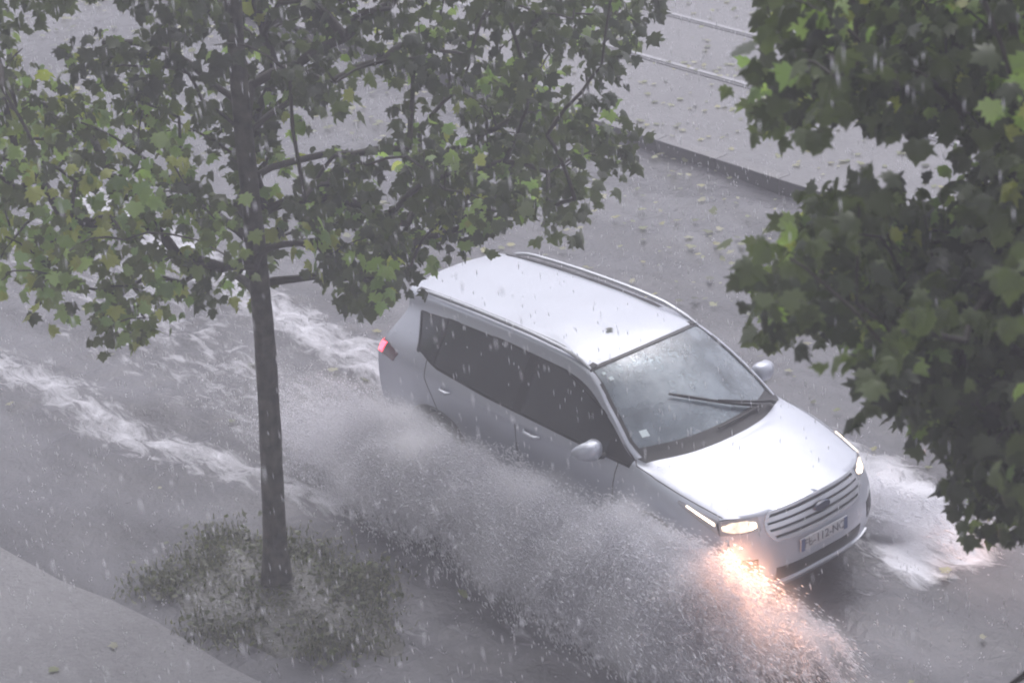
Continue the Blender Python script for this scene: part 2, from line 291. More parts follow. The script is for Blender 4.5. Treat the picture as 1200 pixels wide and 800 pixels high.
CL_B="303,-134,174 268,-77,248 281,-139,192 316,-141,202 278,-122,255 267,-128,282 354,-245,274 317,-184,312 320,-201,246 368,-208,264 265,-168,309 264,-77,258 275,-184,295 285,-84,279 322,-226,280 304,-212,265 344,-226,265 264,-138,235 347,-178,224 252,-149,219 268,-145,234 265,-145,308 235,-51,159 297,-129,196 324,-129,183 280,-173,241 272,-141,220 254,-157,303 255,-66,204 347,-167,289 278,-190,311 354,-172,255 358,-193,239 349,-249,280 302,-144,247 294,-100,182 277,-172,307 332,-145,274 320,-173,209 304,-198,308 315,-154,250 319,-151,322 276,-109,181 310,-185,241 338,-160,243 268,-97,223 290,-123,270 338,-190,275 234,-86,208 253,-46,264 365,-235,272 289,-104,209 314,-138,249 320,-131,315 216,-72,265 330,-156,224 328,-163,204 413,-273,313 312,-116,260 270,-185,237 307,-150,297 305,-177,239 253,-80,266 289,-192,242 205,-87,285 275,-98,272 272,-117,205 309,-133,263 249,-140,293 199,-96,278 267,-62,281 322,-156,185 270,-156,309 315,-175,316 277,-162,319 280,-136,203 338,-234,264 334,-150,319 288,-127,208 321,-219,315 252,-169,281 261,-157,313 308,-176,311 263,-75,296 244,-137,224 307,-138,223 269,-120,292 272,-152,224 238,-104,266 246,-134,282 261,-102,201 285,-128,221 300,-195,320 357,-215,239 316,-183,299 287,-174,257 266,-117,194 322,-142,232 289,-108,298 331,-157,187 271,-114,274 297,-163,303 315,-197,268 314,-217,261 322,-183,250 340,-167,258 293,-115,223 237,-48,236 276,-82,236 277,-154,236 257,-179,238 291,-89,238 235,-96,297 320,-137,305 283,-116,156 274,-64,246 325,-168,197 307,-113,244 270,-141,299 306,-132,315 285,-79,262 341,-176,260 298,-177,322 231,-55,280 285,-204,247 272,-148,315 316,-162,263 295,-116,248 346,-175,303 297,-127,243 278,-125,282 316,-129,190 346,-226,250 287,-91,304 358,-196,279 261,-54,284 286,-117,193 343,-173,211 330,-220,280 250,-117,279 298,-179,305 302,-164,233 301,-142,312 325,-167,279 294,-139,187 352,-169,237 320,-165,223 330,-146,249 281,-74,143 333,-200,229 312,-148,207 251,-69,221 295,-176,246 302,-130,190 276,-141,234 283,-167,289 276,-109,291 318,-192,239 324,-167,250 345,-189,218 324,-162,319 273,-95,304 287,-142,232 337,-191,223 289,-93,210 265,-79,185 295,-98,296 292,-127,294 255,-123,220 330,-142,193 344,-191,293 254,-148,282 291,-141,306 257,-156,237 309,-155,191 273,-170,318 338,-177,206 294,-142,250 299,-152,251 297,-99,265 291,-121,230 329,-137,205 320,-235,321 285,-152,282 297,-187,299 365,-193,213 280,-79,199 249,-158,282 260,-147,226 335,-146,219 285,-163,221 351,-201,290 320,-170,309 242,-115,287 278,-82,252 292,-158,208 290,-155,232 387,-242,255 300,-96,233 312,-162,288 293,-115,312 330,-213,269 321,-212,283 260,-114,188 374,-219,249 288,-128,312 326,-199,325 295,-162,218 322,-174,262 320,-239,273 291,-108,176 264,-126,302 338,-173,287 300,-104,223 321,-195,275 253,-147,245 316,-139,267 307,-149,311 261,-85,136 337,-252,277 255,-74,239 282,-181,321 271,-94,260 337,-158,197 330,-211,246 278,-113,309 272,-145,279 206,-75,290 272,-157,250 304,-147,212 313,-152,269 251,-124,304 295,-115,196 327,-183,226 333,-159,316 244,-161,229 352,-207,224 351,-270,297 287,-119,303 293,-159,312 355,-187,219 266,-105,282 306,-162,254 290,-80,172 291,-108,186 241,-106,216 247,-76,293 254,-64,215 245,-156,298 272,-157,301 304,-169,221 312,-182,265 281,-150,204 306,-147,179 296,-116,163 255,-170,224 272,-167,298 262,-179,286 354,-178,207 340,-199,263 273,-135,307 312,-205,255 325,-138,244 288,-84,188 288,-158,248 299,-218,255 209,-93,204 240,-82,280 323,-149,206 316,-133,226 301,-121,286 329,-169,269 288,-124,251 352,-185,227 224,-132,266 273,-184,248 310,-131,208 265,-149,246 307,-116,211 295,-201,258 330,-164,292 202,-75,272 254,-108,278 295,-141,294 300,-149,203 233,-122,219 284,-164,311 315,-164,246 353,-189,286 382,-218,260 240,-60,254 333,-173,230 276,-84,288 411,-266,271 370,-198,240 281,-72,248 263,-85,236 305,-159,308 252,-124,270 310,-147,231 270,-157,283 325,-137,214 309,-130,282 354,-193,268 357,-193,227 307,-168,305 280,-74,289 239,-131,307 332,-146,236 364,-202,228 344,-211,244 286,-131,266 224,-74,159 326,-154,261 293,-153,287 283,-98,280 236,-77,257 306,-223,310 260,-71,268 270,-152,294 299,-157,200 321,-138,258 311,-121,199 285,-151,224 329,-145,212 377,-213,299 381,-210,246 304,-138,285 298,-115,270 311,-188,253 249,-89,271 239,-52,263 247,-98,272 329,-183,262 307,-111,232 322,-161,302 311,-118,296 300,-215,325 288,-177,308 222,-109,288 263,-89,247 301,-192,250 313,-166,205 284,-80,296 294,-123,217 333,-196,241 243,-148,308 370,-215,257 306,-107,208 346,-155,189 256,-133,196 287,-163,320 308,-115,221 316,-144,297 301,-103,303 303,-155,316 241,-112,296 270,-64,294 290,-168,237 307,-187,271 298,-110,280 346,-196,325 278,-181,258 292,-212,301 262,-122,228 280,-183,306 375,-216,228 282,-101,147 300,-174,255 189,4,258 264,-99,296 400,-262,315 306,-113,314 322,-152,306 302,-130,231 321,-123,199 312,-118,186 302,-103,280 243,-60,272 328,-199,262 261,-67,258 339,-191,235 277,-132,235 293,-93,259 325,-143,294 352,-178,263 319,-156,194 324,-208,308 335,-164,303 286,-108,248 273,-172,258 278,-82,225 321,-146,254 301,-94,148 322,-222,267 273,-56,132 230,-133,221 240,-99,287 250,-137,308 291,-88,175 282,-91,233 288,-177,298 335,-220,265 308,-110,165 276,-96,251 312,-136,186 333,-154,235 338,-221,247 323,-194,257 320,-175,243 333,-210,257 311,-212,278 262,-47,246 283,-76,157 363,-219,318 260,-141,302 346,-199,217 312,-221,317 314,-178,236 339,-160,227 257,-105,212 252,-145,306 364,-259,280 266,-75,275 297,-130,304 341,-155,216 320,-163,273 297,-165,288 276,-93,294 217,-113,223 298,-144,260 277,-87,180 359,-182,242 309,-214,323 252,-75,259 261,-61,147 301,-114,172 359,-210,259 385,-233,266 246,-70,285 256,-57,219 251,-94,279 246,-76,148 256,-128,229 307,-195,261 312,-117,285 299,-148,303 279,-76,271 318,-209,315 316,-173,220 305,-168,209 296,-135,216 350,-207,269 293,-180,230 345,-215,273 298,-126,278 224,-140,212 289,-87,253 261,-158,287 290,-118,207 280,-166,254 314,-126,234 248,-103,262 324,-132,270 218,-127,292 345,-189,262 327,-161,230 279,-147,245 270,-166,236 311,-158,222 282,-142,316 290,-185,248 314,-199,309 273,-107,264 244,-77,215 356,-205,240 307,-116,158 332,-179,311 298,-101,159 272,-106,241 266,-97,274 338,-150,192 337,-174,271 299,-101,169 307,-126,179 344,-207,258 319,-118,162 270,-64,167 292,-149,295 313,-170,234 355,-174,219 297,-105,235 266,-129,241 362,-247,268 228,-45,226 313,-197,249 308,-158,209 338,-242,322 213,-87,259 243,-106,278 289,-84,215 295,-135,205 318,-170,283 314,-119,270 301,-124,265 354,-180,291 240,-121,281 241,-140,303 257,-116,207 354,-219,269 280,-103,237 348,-247,300 381,-228,257 360,-200,266 341,-156,250 296,-200,245 238,-84,271 306,-154,289 280,-125,304 318,-152,290"
CL_B2="390,-129,213 414,-166,335 460,-108,309 455,-219,296 327,-94,187 417,-194,210 394,-37,287 368,-51,279 308,-69,324 424,-120,237 416,-152,182 365,-76,353 326,-124,352 407,-100,231 491,-148,237 443,-216,272 383,-199,324 343,-62,248 354,-226,349 447,-133,256 393,-225,311 414,-222,180 419,-62,287 337,-204,376 346,-189,343 286,-73,353 356,-43,200 361,-65,316 400,-172,321 337,-79,227 306,-83,304 356,-41,254 422,-189,262 449,-150,346 423,-234,291 347,-81,295 433,-196,286 451,-46,287 368,-180,374 471,-177,247 395,-33,213 472,-155,225 468,-125,279 438,-155,294 447,-180,240 431,-171,251 357,-130,345 414,-218,262 438,-153,312 431,-234,232 332,-57,277 389,-93,183 286,-167,337 316,-79,237 397,-78,311 321,-42,215 361,-65,221 432,-76,201 358,-74,235 411,-110,257 389,-177,219 379,-85,332 402,-230,348 413,-166,197 421,-105,327 427,-93,224 411,-170,306 432,-145,254 441,-126,222 381,-43,320 477,-214,266 486,-191,261 426,-64,265 314,-50,296 453,-183,290 348,-47,300 333,-84,314 431,-121,317 382,-60,275 310,-158,386 434,-207,308 416,-238,307 348,-92,328 438,-207,222 460,-169,318 391,-84,245 404,-111,300 375,-183,320 431,-77,252 333,-114,368 333,-181,358 313,-66,269 379,-9,262 324,-33,329 306,-178,339 394,-170,185 404,-250,329 304,-61,192 344,-62,203 360,-116,208 455,-235,254 294,-17,265 473,-131,237 330,-101,212 379,-25,275 388,-220,200 414,-211,239 422,-96,300 369,-97,178 378,-143,204 432,-211,202 452,-144,323 308,-220,362 434,-227,320 459,-128,295 333,-101,320 324,-10,296 420,-208,224 446,-74,218 410,-208,335 420,-155,287 429,-207,346 403,-75,290 408,-147,331 423,-22,260 304,-51,342 406,-208,287 469,-192,217 408,-47,289 371,-45,248 399,-97,291 395,-62,324 349,-137,209 419,-76,297 432,-179,229 411,-220,312 355,-91,192 295,-202,342 425,-245,265 400,-244,189 345,-92,361 455,-150,271 319,-77,371 336,-211,358 481,-168,292 330,-163,347 484,-126,273 423,-60,218 368,-48,301 377,-38,205 444,-255,259 445,-75,267 337,-68,353 341,-96,169 447,-193,335 418,-86,359 381,-160,329 465,-201,331 338,-86,197 353,-27,303 471,-201,302 304,-62,220 326,-41,274 289,-221,345 375,-32,233 388,-67,247 353,-69,263 287,-53,235 410,-116,220 427,-201,248 402,-221,366 424,-87,285 315,-74,194 386,-108,352 417,-234,330 405,-169,222 381,-167,201 491,-157,304 383,-224,367 338,-118,325 386,-119,333 471,-85,311 364,-83,315 470,-72,299 446,-188,314 406,-88,250 447,-105,260 354,-14,233 388,-104,313 287,-238,344 487,-182,238 465,-83,274 416,-136,202 301,-31,223 479,-153,277 448,-214,254 367,-157,201 313,-22,313 344,-21,261 343,-37,218 370,-124,175 466,-174,295 345,-145,340 406,-250,259 308,-56,236 448,-92,249 301,-36,279 380,-52,221 450,-188,216 397,-181,200 308,-189,358 414,-133,300 427,-101,193 455,-248,243 318,-82,259 395,-195,358 291,-174,353 324,-193,349 334,-58,301 460,-123,249 379,-73,176 287,-140,353 426,-165,319 388,-197,224 300,-108,367 420,-252,315 330,-73,204 399,-184,308 396,-28,269 424,-104,272 347,-108,189 328,-24,256 440,-184,271 456,-220,234 477,-146,328 456,-126,212 297,-71,283 422,-112,360 303,-155,341 418,-55,249 347,-51,231 365,-236,364 437,-194,194 450,-190,256 448,-118,238 338,-78,337 432,-106,291 388,-126,168 376,-140,186 447,-76,243 338,-48,337 399,-216,272 405,-133,181 422,-169,354 388,-99,230 414,-127,375 438,-260,304 316,-229,350 348,-143,373 426,-127,262 437,-55,251 392,-52,193 430,-246,248 370,-80,298 426,-68,316 438,-143,225 364,-145,372 438,-106,218 435,-137,292 432,-134,346 479,-190,278 387,-179,335 317,-139,334 462,-117,198 456,-175,207 323,-66,319 351,-62,184 350,-11,278 290,-124,345 433,-150,190 358,-126,194 418,-154,244 377,-79,255 387,-91,214 394,-133,372 398,-65,184 362,-22,249 294,-50,206 441,-43,272 340,-137,358 457,-146,234 333,-256,353 367,-9,283 338,-80,245 411,-194,172 323,-171,373 345,-95,380 439,-154,212 440,-228,219 414,-215,200 383,-146,380 442,-94,206 361,-161,370 447,-107,342 439,-113,273 432,-257,276 462,-165,272 303,-22,294 326,-4,266 425,-194,330 415,-188,305 326,-153,378 376,-192,354 307,-175,382 448,-121,326 474,-100,303 354,-100,214 403,-147,224 410,-42,244 412,-193,366 353,-68,286 445,-95,282 299,-250,347 356,-77,331 484,-144,260 390,-152,356 361,-182,171 443,-75,296 378,-187,195 396,-105,215 359,-41,319 464,-145,284 446,-231,283 420,-81,213 340,-136,167 363,-87,223 414,-73,184 478,-215,289 398,-154,320 449,-208,198 459,-138,340 438,-154,269 367,-143,343 288,-95,345 365,-237,176 291,-42,303 391,-83,269 380,-79,232 442,-158,243 330,-182,336 400,-223,237 463,-78,237 379,-26,251 299,-131,373 293,-74,332 311,-42,251 444,-198,237 374,-136,329 384,-72,290 376,-122,216 433,-40,229 362,-114,352 420,-186,242 462,-112,338 354,-187,364 380,-22,298 453,-151,199 355,-46,335 415,-135,317 423,-150,361 479,-94,237 328,-97,380 309,-115,337 360,-27,333 347,-124,178 402,-105,330 488,-99,270 326,-46,234 360,-161,174 368,-197,339"
HAZE = .009; MIST = .40
# ------------------------------------------------------------------ the car: control grid of half a body, x forward, y left
ST = [  # each station: j0..j8 = (x, y, z)
 [(1.97,.78,.25),(2.03,.80,.44),(2.01,.805,.63),(1.95,.80,.77),(1.90,.775,.885),(2.02,.63,.905),(2.10,.47,.915),(2.16,.25,.935),(2.18,0,.945)],
 [(1.72,.85,.25),(1.74,.895,.47),(1.70,.905,.69),(1.64,.89,.84),(1.56,.835,.955),(1.66,.69,.985),(1.72,.49,1.005),(1.76,.25,1.02),(1.77,0,1.025)],
 [(1.33,.87,.25),(1.33,.915,.48),(1.33,.925,.72),(1.32,.905,.90),(1.27,.845,1.01),(1.34,.715,1.045),(1.39,.50,1.07),(1.42,.25,1.085),(1.43,0,1.09)],
 [(.95,.87,.25),(.95,.90,.48),(.95,.905,.72),(.96,.895,.92),(1.00,.83,1.045),(1.01,.785,1.085),(1.05,.72,1.105),(1.21,.40,1.125),(1.265,0,1.135)],
 [(.66,.87,.25),(.66,.895,.48),(.66,.90,.72),(.66,.90,.94),(.66,.865,1.07),(.68,.735,1.31),(.69,.672,1.355),(.80,.36,1.40),(.84,0,1.415)],
 [(.30,.87,.25),(.30,.895,.48),(.30,.90,.72),(.30,.905,.95),(.30,.875,1.085),(.30,.665,1.49),(.32,.585,1.572),(.38,.31,1.615),(.40,0,1.628)],
 [(-.25,.87,.25),(-.25,.895,.48),(-.25,.90,.72),(-.25,.91,.96),(-.25,.885,1.10),(-.25,.652,1.535),(-.25,.58,1.625),(-.25,.31,1.662),(-.25,0,1.672)],
 [(-.95,.87,.25),(-.95,.90,.48),(-.95,.905,.72),(-.95,.915,.97),(-.95,.885,1.12),(-.95,.65,1.53),(-.95,.575,1.622),(-.95,.31,1.655),(-.95,0,1.665)],
 [(-1.36,.87,.25),(-1.36,.915,.48),(-1.36,.925,.72),(-1.37,.92,.98),(-1.40,.875,1.16),(-1.45,.64,1.50),(-1.48,.565,1.60),(-1.50,.30,1.632),(-1.50,0,1.64)],
 [(-1.78,.85,.27),(-1.80,.885,.49),(-1.80,.895,.73),(-1.82,.885,.99),(-1.64,.84,1.215),(-1.83,.62,1.45),(-1.88,.55,1.572),(-1.92,.30,1.597),(-1.93,0,1.605)],
 [(-2.16,.78,.31),(-2.24,.805,.50),(-2.28,.81,.74),(-2.27,.80,.99),(-2.17,.765,1.17),(-2.05,.60,1.41),(-2.10,.53,1.545),(-2.15,.30,1.565),(-2.17,0,1.572)],
]
ST = np.array(ST, float)
NS, NT = ST.shape[0], ST.shape[1]

def cr(P, u):
    """Catmull-Rom along axis 0 of P at parameter u"""
    n = len(P); i = int(min(max(math.floor(u), 0), n - 2)); f = u - i
    p1, p2 = P[i], P[i + 1]
    p0 = P[i - 1] if i > 0 else 2 * p1 - p2
    p3 = P[i + 2] if i < n - 2 else 2 * p2 - p1
    return .5 * ((2 * p1) + (-p0 + p2) * f + (2 * p0 - 5 * p1 + 4 * p2 - p3) * f * f + (-p0 + 3 * p1 - 3 * p2 + p3) * f ** 3)

class Patch:
    def __init__(s, P, sym_t=False): s.P = P; s.sym = sym_t
    def __call__(s, u, v):
        P = s.P
        if s.sym:  # mirror column past the centre line keeps the middle smooth
            e = P[:, -2:-1] * np.array([1, -1, 1]); P = np.concatenate([P, e], 1)
        row = np.array([cr(P[:, j], u) for j in range(P.shape[1])])
        return cr(row, v)
    def normal(s, u, v, side=1):
        e = .02
        a = s(u + e, v) - s(u - e, v); b = s(u, v + e) - s(u, v - e)
        n = np.cross(a, b); return n / (np.linalg.norm(n) + 1e-9) * side
BODY = Patch(ST, True)
# front fascia: rows v0..v4 (bottom to bonnet edge), columns centre to corner
FR = np.zeros((5, 5, 3))
cx = [[2.15, 2.145, 2.12, 2.07], [2.24, 2.235, 2.20, 2.13], [2.25, 2.24, 2.20, 2.12], [2.23, 2.215, 2.165, 2.07]]
cz = [[.24, .24, .24, .245], [.42, .42, .425, .435], [.60, .60, .61, .62], [.78, .78, .775, .772]]
cyy = [0, .26, .48, .655]
for r in range(4):
    for c in range(4): FR[r, c] = (cx[r][c], cyy[c], cz[r][c])
    FR[r, 4] = ST[0, r]
for c in range(5): FR[4, c] = ST[0, 8 - c]
FRONT = Patch(FR)
# rear: rows j0..j6, columns centre, mid, corner
RR_ = np.zeros((7, 3, 3))
rx = [(-2.28, .31), (-2.37, .50), (-2.39, .74), (-2.37, .98), (-2.32, 1.15), (-2.22, 1.42), (-2.17, 1.572)]
for r in range(7):
    RR_[r, 0] = (rx[r][0], 0, rx[r][1])
    RR_[r, 2] = ST[10, r]
    RR_[r, 1] = (rx[r][0] + .03, ST[10, r][1] * .55, rx[r][1] - .003)
RR_[6, 1] = ST[10, 7]
REAR = Patch(RR_)

def centre_normal(p, n):
    c = np.array([0.2 * p[0], 0, .75])
    return n if np.dot(n, p - c) > 0 else -n

def panel(patch, u0, u1, v0, v1, nu, nv, off, thick, mir=1, shape=None):
    """thin slab lying on a patch; shape(fu, fv) -> (u, v) warps the unit square"""
    A = []; B = []
    for i in range(nu + 1):
        for j in range(nv + 1):
            fu, fv = i / nu, j / nv
            u, v = shape(fu, fv) if shape else (u0 + (u1 - u0) * fu, v0 + (v1 - v0) * fv)
            p = patch(u, v); n = centre_normal(p, patch.normal(u, v))
            A.append(p + n * off); B.append(p + n * (off - thick))
    V = A + B; N_ = len(A); F = []
    w_ = nv + 1
    for i in range(nu):
        for j in range(nv):
            a = i * w_ + j; F.append((a, a + 1, a + w_ + 1, a + w_)); F.append((N_ + a, N_ + a + w_, N_ + a + w_ + 1, N_ + a + 1))
    for i in range(nu):
        for a, b in ((i * w_, (i + 1) * w_), ((i + 1) * w_ + nv, i * w_ + nv)): F.append((a, b, N_ + b, N_ + a))
    for j in range(nv):
        for a, b in ((j + 1, j), (nu * w_ + j, nu * w_ + j + 1)): F.append((a, b, N_ + b, N_ + a))
    V = [(p[0], p[1] * mir, p[2]) for p in V]
    return V, F

def fix(o):
    bm = bmesh.new(); bm.from_mesh(o.data); bmesh.ops.remove_doubles(bm, verts=bm.verts[:], dist=1e-4)
    bmesh.ops.recalc_face_normals(bm, faces=bm.faces[:]); bm.to_mesh(o.data); bm.free(); return o

def pan(name, mat, parent, items, sharp=40):
    """items: list of (patch,u0,u1,v0,v1,nu,nv,off,thick,mirrors[,shape])"""
    mb = MB()
    for it in items:
        sh = it[10] if len(it) > 10 else None
        for mir in it[9]:
            V, F = panel(*it[:9], mir=mir, shape=sh); mb.add(V, F)
    return fix(mb.build(name, mat, parent, True, sharp))

def ribbon(mb, patch, uv, width, off, mir=1, thick=.006):
    """narrow strip along a param polyline"""
    pts = []
    for k in range(len(uv) - 1):
        for f in np.linspace(0, 1, 6)[:-1 if k < len(uv) - 2 else None]:
            pts.append(((1 - f) * uv[k][0] + f * uv[k + 1][0], (1 - f) * uv[k][1] + f * uv[k + 1][1]))
    P = np.array([patch(*q) for q in pts]); Nn = [centre_normal(p, patch.normal(*q)) for p, q in zip(P, pts)]
    V = []; F = []
    for i, (p, n) in enumerate(zip(P, Nn)):
        t_ = P[min(i + 1, len(P) - 1)] - P[max(i - 1, 0)]; t_ /= np.linalg.norm(t_) + 1e-9
        s_ = np.cross(t_, n) * width / 2
        for q in (p + s_ + n * off, p - s_ + n * off, p - s_ + n * (off - thick), p + s_ + n * (off - thick)): V.append((q[0], q[1] * mir, q[2]))
    for i in range(len(P) - 1):
        a = 4 * i
        for k in range(4): F.append((a + k, a + (k + 1) % 4, a + 4 + (k + 1) % 4, a + 4 + k))
    F.append((0, 1, 2, 3)); F.append((4 * len(P) - 1, 4 * len(P) - 2, 4 * len(P) - 3, 4 * len(P) - 4))
    mb.add(V, F)

def build_car():
    car = empty('car')
    tag(car, 'silver estate-like car with roof rails and lit headlights ploughing through flood water', 'car')
    n = 8
    # ---- body shell
    V = []; F = []; idx = {}
    US = [i / n for i in range((NS - 1) * n + 1)]; TS = [j / n for j in range((NT - 1) * n + 1)]
    wheels = [(1.335, .36), (-1.355, .36)]; RA = .415
    def addv(p):
        V.append(tuple(p)); return len(V) - 1
    for mir in (1, -1):
        G = {}
        for i, u in enumerate(US):
            for j, v in enumerate(TS):
                G[i, j] = addv(BODY(u, v) * (1, mir, 1))
        for i in range(len(US) - 1):
            for j in range(len(TS) - 1):
                u, v = (i + .5) / n, (j + .5) / n
                if 3 < u < 5 and v > 6: continue                 # windscreen opening
                if 3 < u < 9 and 4 < v < 5: continue             # side glass opening
                q = [G[i, j], G[i, j + 1], G[i + 1, j + 1], G[i + 1, j]]
                c = np.mean([V[k] for k in q], 0)
                if v < 3.2 and any(math.hypot(c[0] - wx, c[2] - wz) < RA for wx, wz in wheels): continue
                F.append(q if mir > 0 else q[::-1])
        for patch, nu, nv in ((FRONT, 4, 4), (REAR, 6, 2)):
            H = {}
            for i in range(nu * n + 1):
                for j in range(nv * n + 1):
                    H[i, j] = addv(patch(i / n, j / n) * (1, mir, 1))
            for i in range(nu * n):
                for j in range(nv * n):
                    if patch is REAR and 4 < (i + .5) / n < 5.75 and (j + .5) / n < 1.8: continue
                    q = [H[i, j], H[i, j + 1], H[i + 1, j + 1], H[i + 1, j]]
                    F.append(q)
    # snap the arch edges to circles
    used = {}
    for f in F:
        for k in f: used[k] = used.get(k, 0) + 1
    for k, v in enumerate(V):
        if used.get(k, 0) and abs(v[1]) > .6 and v[2] < .95:
            for wx, wz in wheels:
                d = math.hypot(v[0] - wx, v[2] - wz)
                if d < RA or (d < RA + .035 and used[k] < 4):
                    s_ = RA / max(d, 1e-3); V[k] = (wx + (v[0] - wx) * s_, v[1], wz + (v[2] - wz) * s_)
    b = mesh('body', V, F, M['paint'], car, True)
    fix(b); b.data.set_sharp_from_angle(angle=math.radians(50))
    # floor so that nothing shows through beneath
    fl = MB(); fl.box((0, 0, .27), (3.9, 1.5, .05), bev=.02); fl.build('floor_pan', M['black'], car)
    # ---- glass
    IN = -.006
    pan('windscreen', M['wind'], car, [(BODY, 3, 5, 6, 8, 14, 14, IN, .005, (1, -1))])
    fb = MB()   # dark printed border of the windscreen
    for mir in (1, -1):
        ribbon(fb, BODY, [(3.0, 6.02), (3.0, 8)], .05, .001, mir); ribbon(fb, BODY, [(3.12, 6.02), (3.12, 8)], .09, -.001, mir)
        ribbon(fb, BODY, [(5.0, 6.02), (5.0, 8)], .035, .001, mir)
        ribbon(fb, BODY, [(3.0, 6.0), (5.0, 6.0)], .03, .0015, mir)
    fb.build('windscreen_border', M['black'], car)
    for mir in (-1, 1):
        for a, b2 in ((3.75, 6.0), (6.12, 7.95), (8.05, 9.0)):
            pan('side_window', M['side'], car, [(BODY, a, b2, 4, 5, 10, 5, IN, .004, (mir,))])
        pan('pillar_trim', M['black'], car, [(BODY, 5.98, 6.14, 4, 5, 2, 6, -.001, .012, (mir,))])
        pan('pillar_trim', M['black'], car, [(BODY, 7.93, 8.07, 4, 5, 2, 6, -.001, .012, (mir,))])
        pan('mirror_sail', M['black'], car, [(BODY, 3.0, 3.77, 4, 5, 5, 4, -.001, .012, (mir,))])
        sb = MB(); ribbon(sb, BODY, [(3.0, 4), (9.0, 4)], .022, .003, mir); ribbon(sb, BODY, [(9.0, 4), (9.0, 5)], .018, .003, mir); ribbon(sb, BODY, [(3.0, 5.0), (9.0, 5.0)], .014, .003, mir)
        sb.build('window_seal', M['black'], car)
        # panel gaps
        for uvl, wd_ in (([(3.35, .3), (3.3, 1), (3.3, 2), (3.25, 3), (3.35, 3.9)], .008), ([(6.06, .3), (6.06, 4)], .008),
                         ([(7.55, .3), (7.6, 1.2), (7.85, 2.2), (8.25, 3.2), (8.3, 4)], .008), ([(.05, 4.35), (1, 4.35), (2, 4.3), (2.85, 4.5), (3, 5.2)], .009)):
            g = MB(); ribbon(g, BODY, uvl, wd_, .0015, mir); g.build('panel_gap', M['seam'], car)
        for (ua) in (5.55, 7.35):
            hb = MB(); p = BODY(ua, 3.15); q = BODY(ua + .33, 3.17)
            nn = centre_normal(p, BODY.normal(ua, 3.15))
            pts = [p, p * .8 + q * .2 + nn * .035, p * .2 + q * .8 + nn * .035, q]
            hb.tube([(a[0], a[1] * mir, a[2]) for a in pts], [.012, .016, .016, .012], 8); hb.build('door_handle', M['paint'], car)
        # sill cladding and wheel arch lips
        pan('sill_cladding', M['cladding'], car, [(BODY, 3.0, 7.3, .02, .55, 20, 4, .012, .02, (mir,))])
        for wx, wz in wheels:
            ar = MB(); pts = []
            for a in np.linspace(math.radians(-8), math.radians(188), 22):
                x = wx + (RA + .01) * math.cos(a); z = wz + (RA + .01) * math.sin(a)
                pts.append((x, mir * (.905 - .10 * max(0, abs(x) - 1.72) ** .9), z))
            ar.tube(pts, .024, 6); ar.build('arch_trim', M['cladding'], car)
            li = MB(); li.lathe([(RA + .005, .88), (RA + .005, .55), (.1, .55)], (wx, 0, wz), 32)
            li.v = [(x, y * mir, z) for x, y, z in li.v]; li.build('arch_liner', M['black'], car)
            # wheel
            wh = empty('wheel', (wx, mir * .80, .345)); wh.parent = car
            ty = MB(); prof = [(.235, -.10), (.30, -.112), (.335, -.10), (.345, -.06), (.345, .06), (.335, .10), (.30, .112), (.235, .10)]
            ty.lathe(prof, (0, 0, 0), 40, True); ty.build('tyre', M['rubber'], wh)
            rm = MB(); rm.lathe([(.238, -.09), (.236, .0), (.238, .095), (.222, .098), (.215, .05), (.212, -.09)], (0, 0, 0), 40)
            for k in range(5):
                a = k * 2 * math.pi / 5
                for da in (-.13, .13):
                    c1, s1 = math.cos(a + da * .4), math.sin(a + da * .4); c2, s2 = math.cos(a + da), math.sin(a + da)
                    rm.tube([(c1 * .03, mir * .075, s1 * .03), (c2 * .22, mir * .09, s2 * .22)], [.018, .014], 6)
            rm.lathe([(.001, .088 * mir), (.04, .085 * mir), (.045, .03 * mir)], (0, 0, 0), 20)
            rm.build('rim', M['alloy'], wh)
        # roof rail
        rl = MB(); pts = []; rr = []
        us = np.linspace(5.0, 9.35, 20)
        for k, u in enumerate(us):
            p = BODY(u, 6.0); nz = .04 * min(1, 4 * min(k, len(us) - 1 - k) / len(us) * 1.6)
            pts.append((p[0], (p[1] + .004) * mir, p[2] + .004 + nz)); rr.append(.017 if 0 < k < len(us) - 1 else .007)
        rl.tube(pts, rr, 8); ro = rl.build('roof_rail', M['chrome'], car)
        gr = MB(); ribbon(gr, BODY, [(5.0, 6.2), (9.4, 6.2)], .05, .007, mir); gr.build('rail_gap_shade', M['cladding'], car)  # dark strip standing in for the shadow in the rail's gap
        # mirror
        mr = empty('door_mirror', (.70, mir * .985, 1.13)); mr.parent = car
        sh = MB(); V2 = []; F2 = []; nu_, nv_ = 20, 12
        for i in range(nv_ + 1):
            th = math.pi * i / nv_
            for k in range(nu_):
                ph = 2 * math.pi * k / nu_
                e = lambda c, p_: math.copysign(abs(c) ** p_, c)
                x = .085 * e(math.cos(ph), .8) * e(math.sin(th), .8); z = .075 * e(math.sin(ph), .8) * e(math.sin(th), .8); y = .125 * e(math.cos(th), .8)
                if x < -.03: x = -.03 - (abs(x) - .03) * .15
                V2.append((x - .05 * (abs(y) / .125) * (1 if y * mir > 0 else .2), y, z * (1 - .25 * (y * mir / .125))))
        for i in range(nv_):
            for k in range(nu_): F2.append((i * nu_ + k, i * nu_ + (k + 1) % nu_, (i + 1) * nu_ + (k + 1) % nu_, (i + 1) * nu_ + k))
        sh.add(V2, F2); fix(sh.build('mirror_shell', M['paint'], mr, True, 60))
        ft = MB(); ft.tube([(0, 0, -.05), (.02, -mir * .10, -.07), (.03, -mir * .14, -.075)], [.03, .026, .03], 8); ft.build('mirror_foot', M['black'], mr)
        mg = MB(); mg.box((-.048, 0, 0), (.006, .17, .10), bev=.002); mg.build('mirror_glass', M['chrome'], mr)
        # headlights: a swept strip over the wing and round into the nose
        hl = empty('headlight', (0, 0, 0)); hl.parent = car
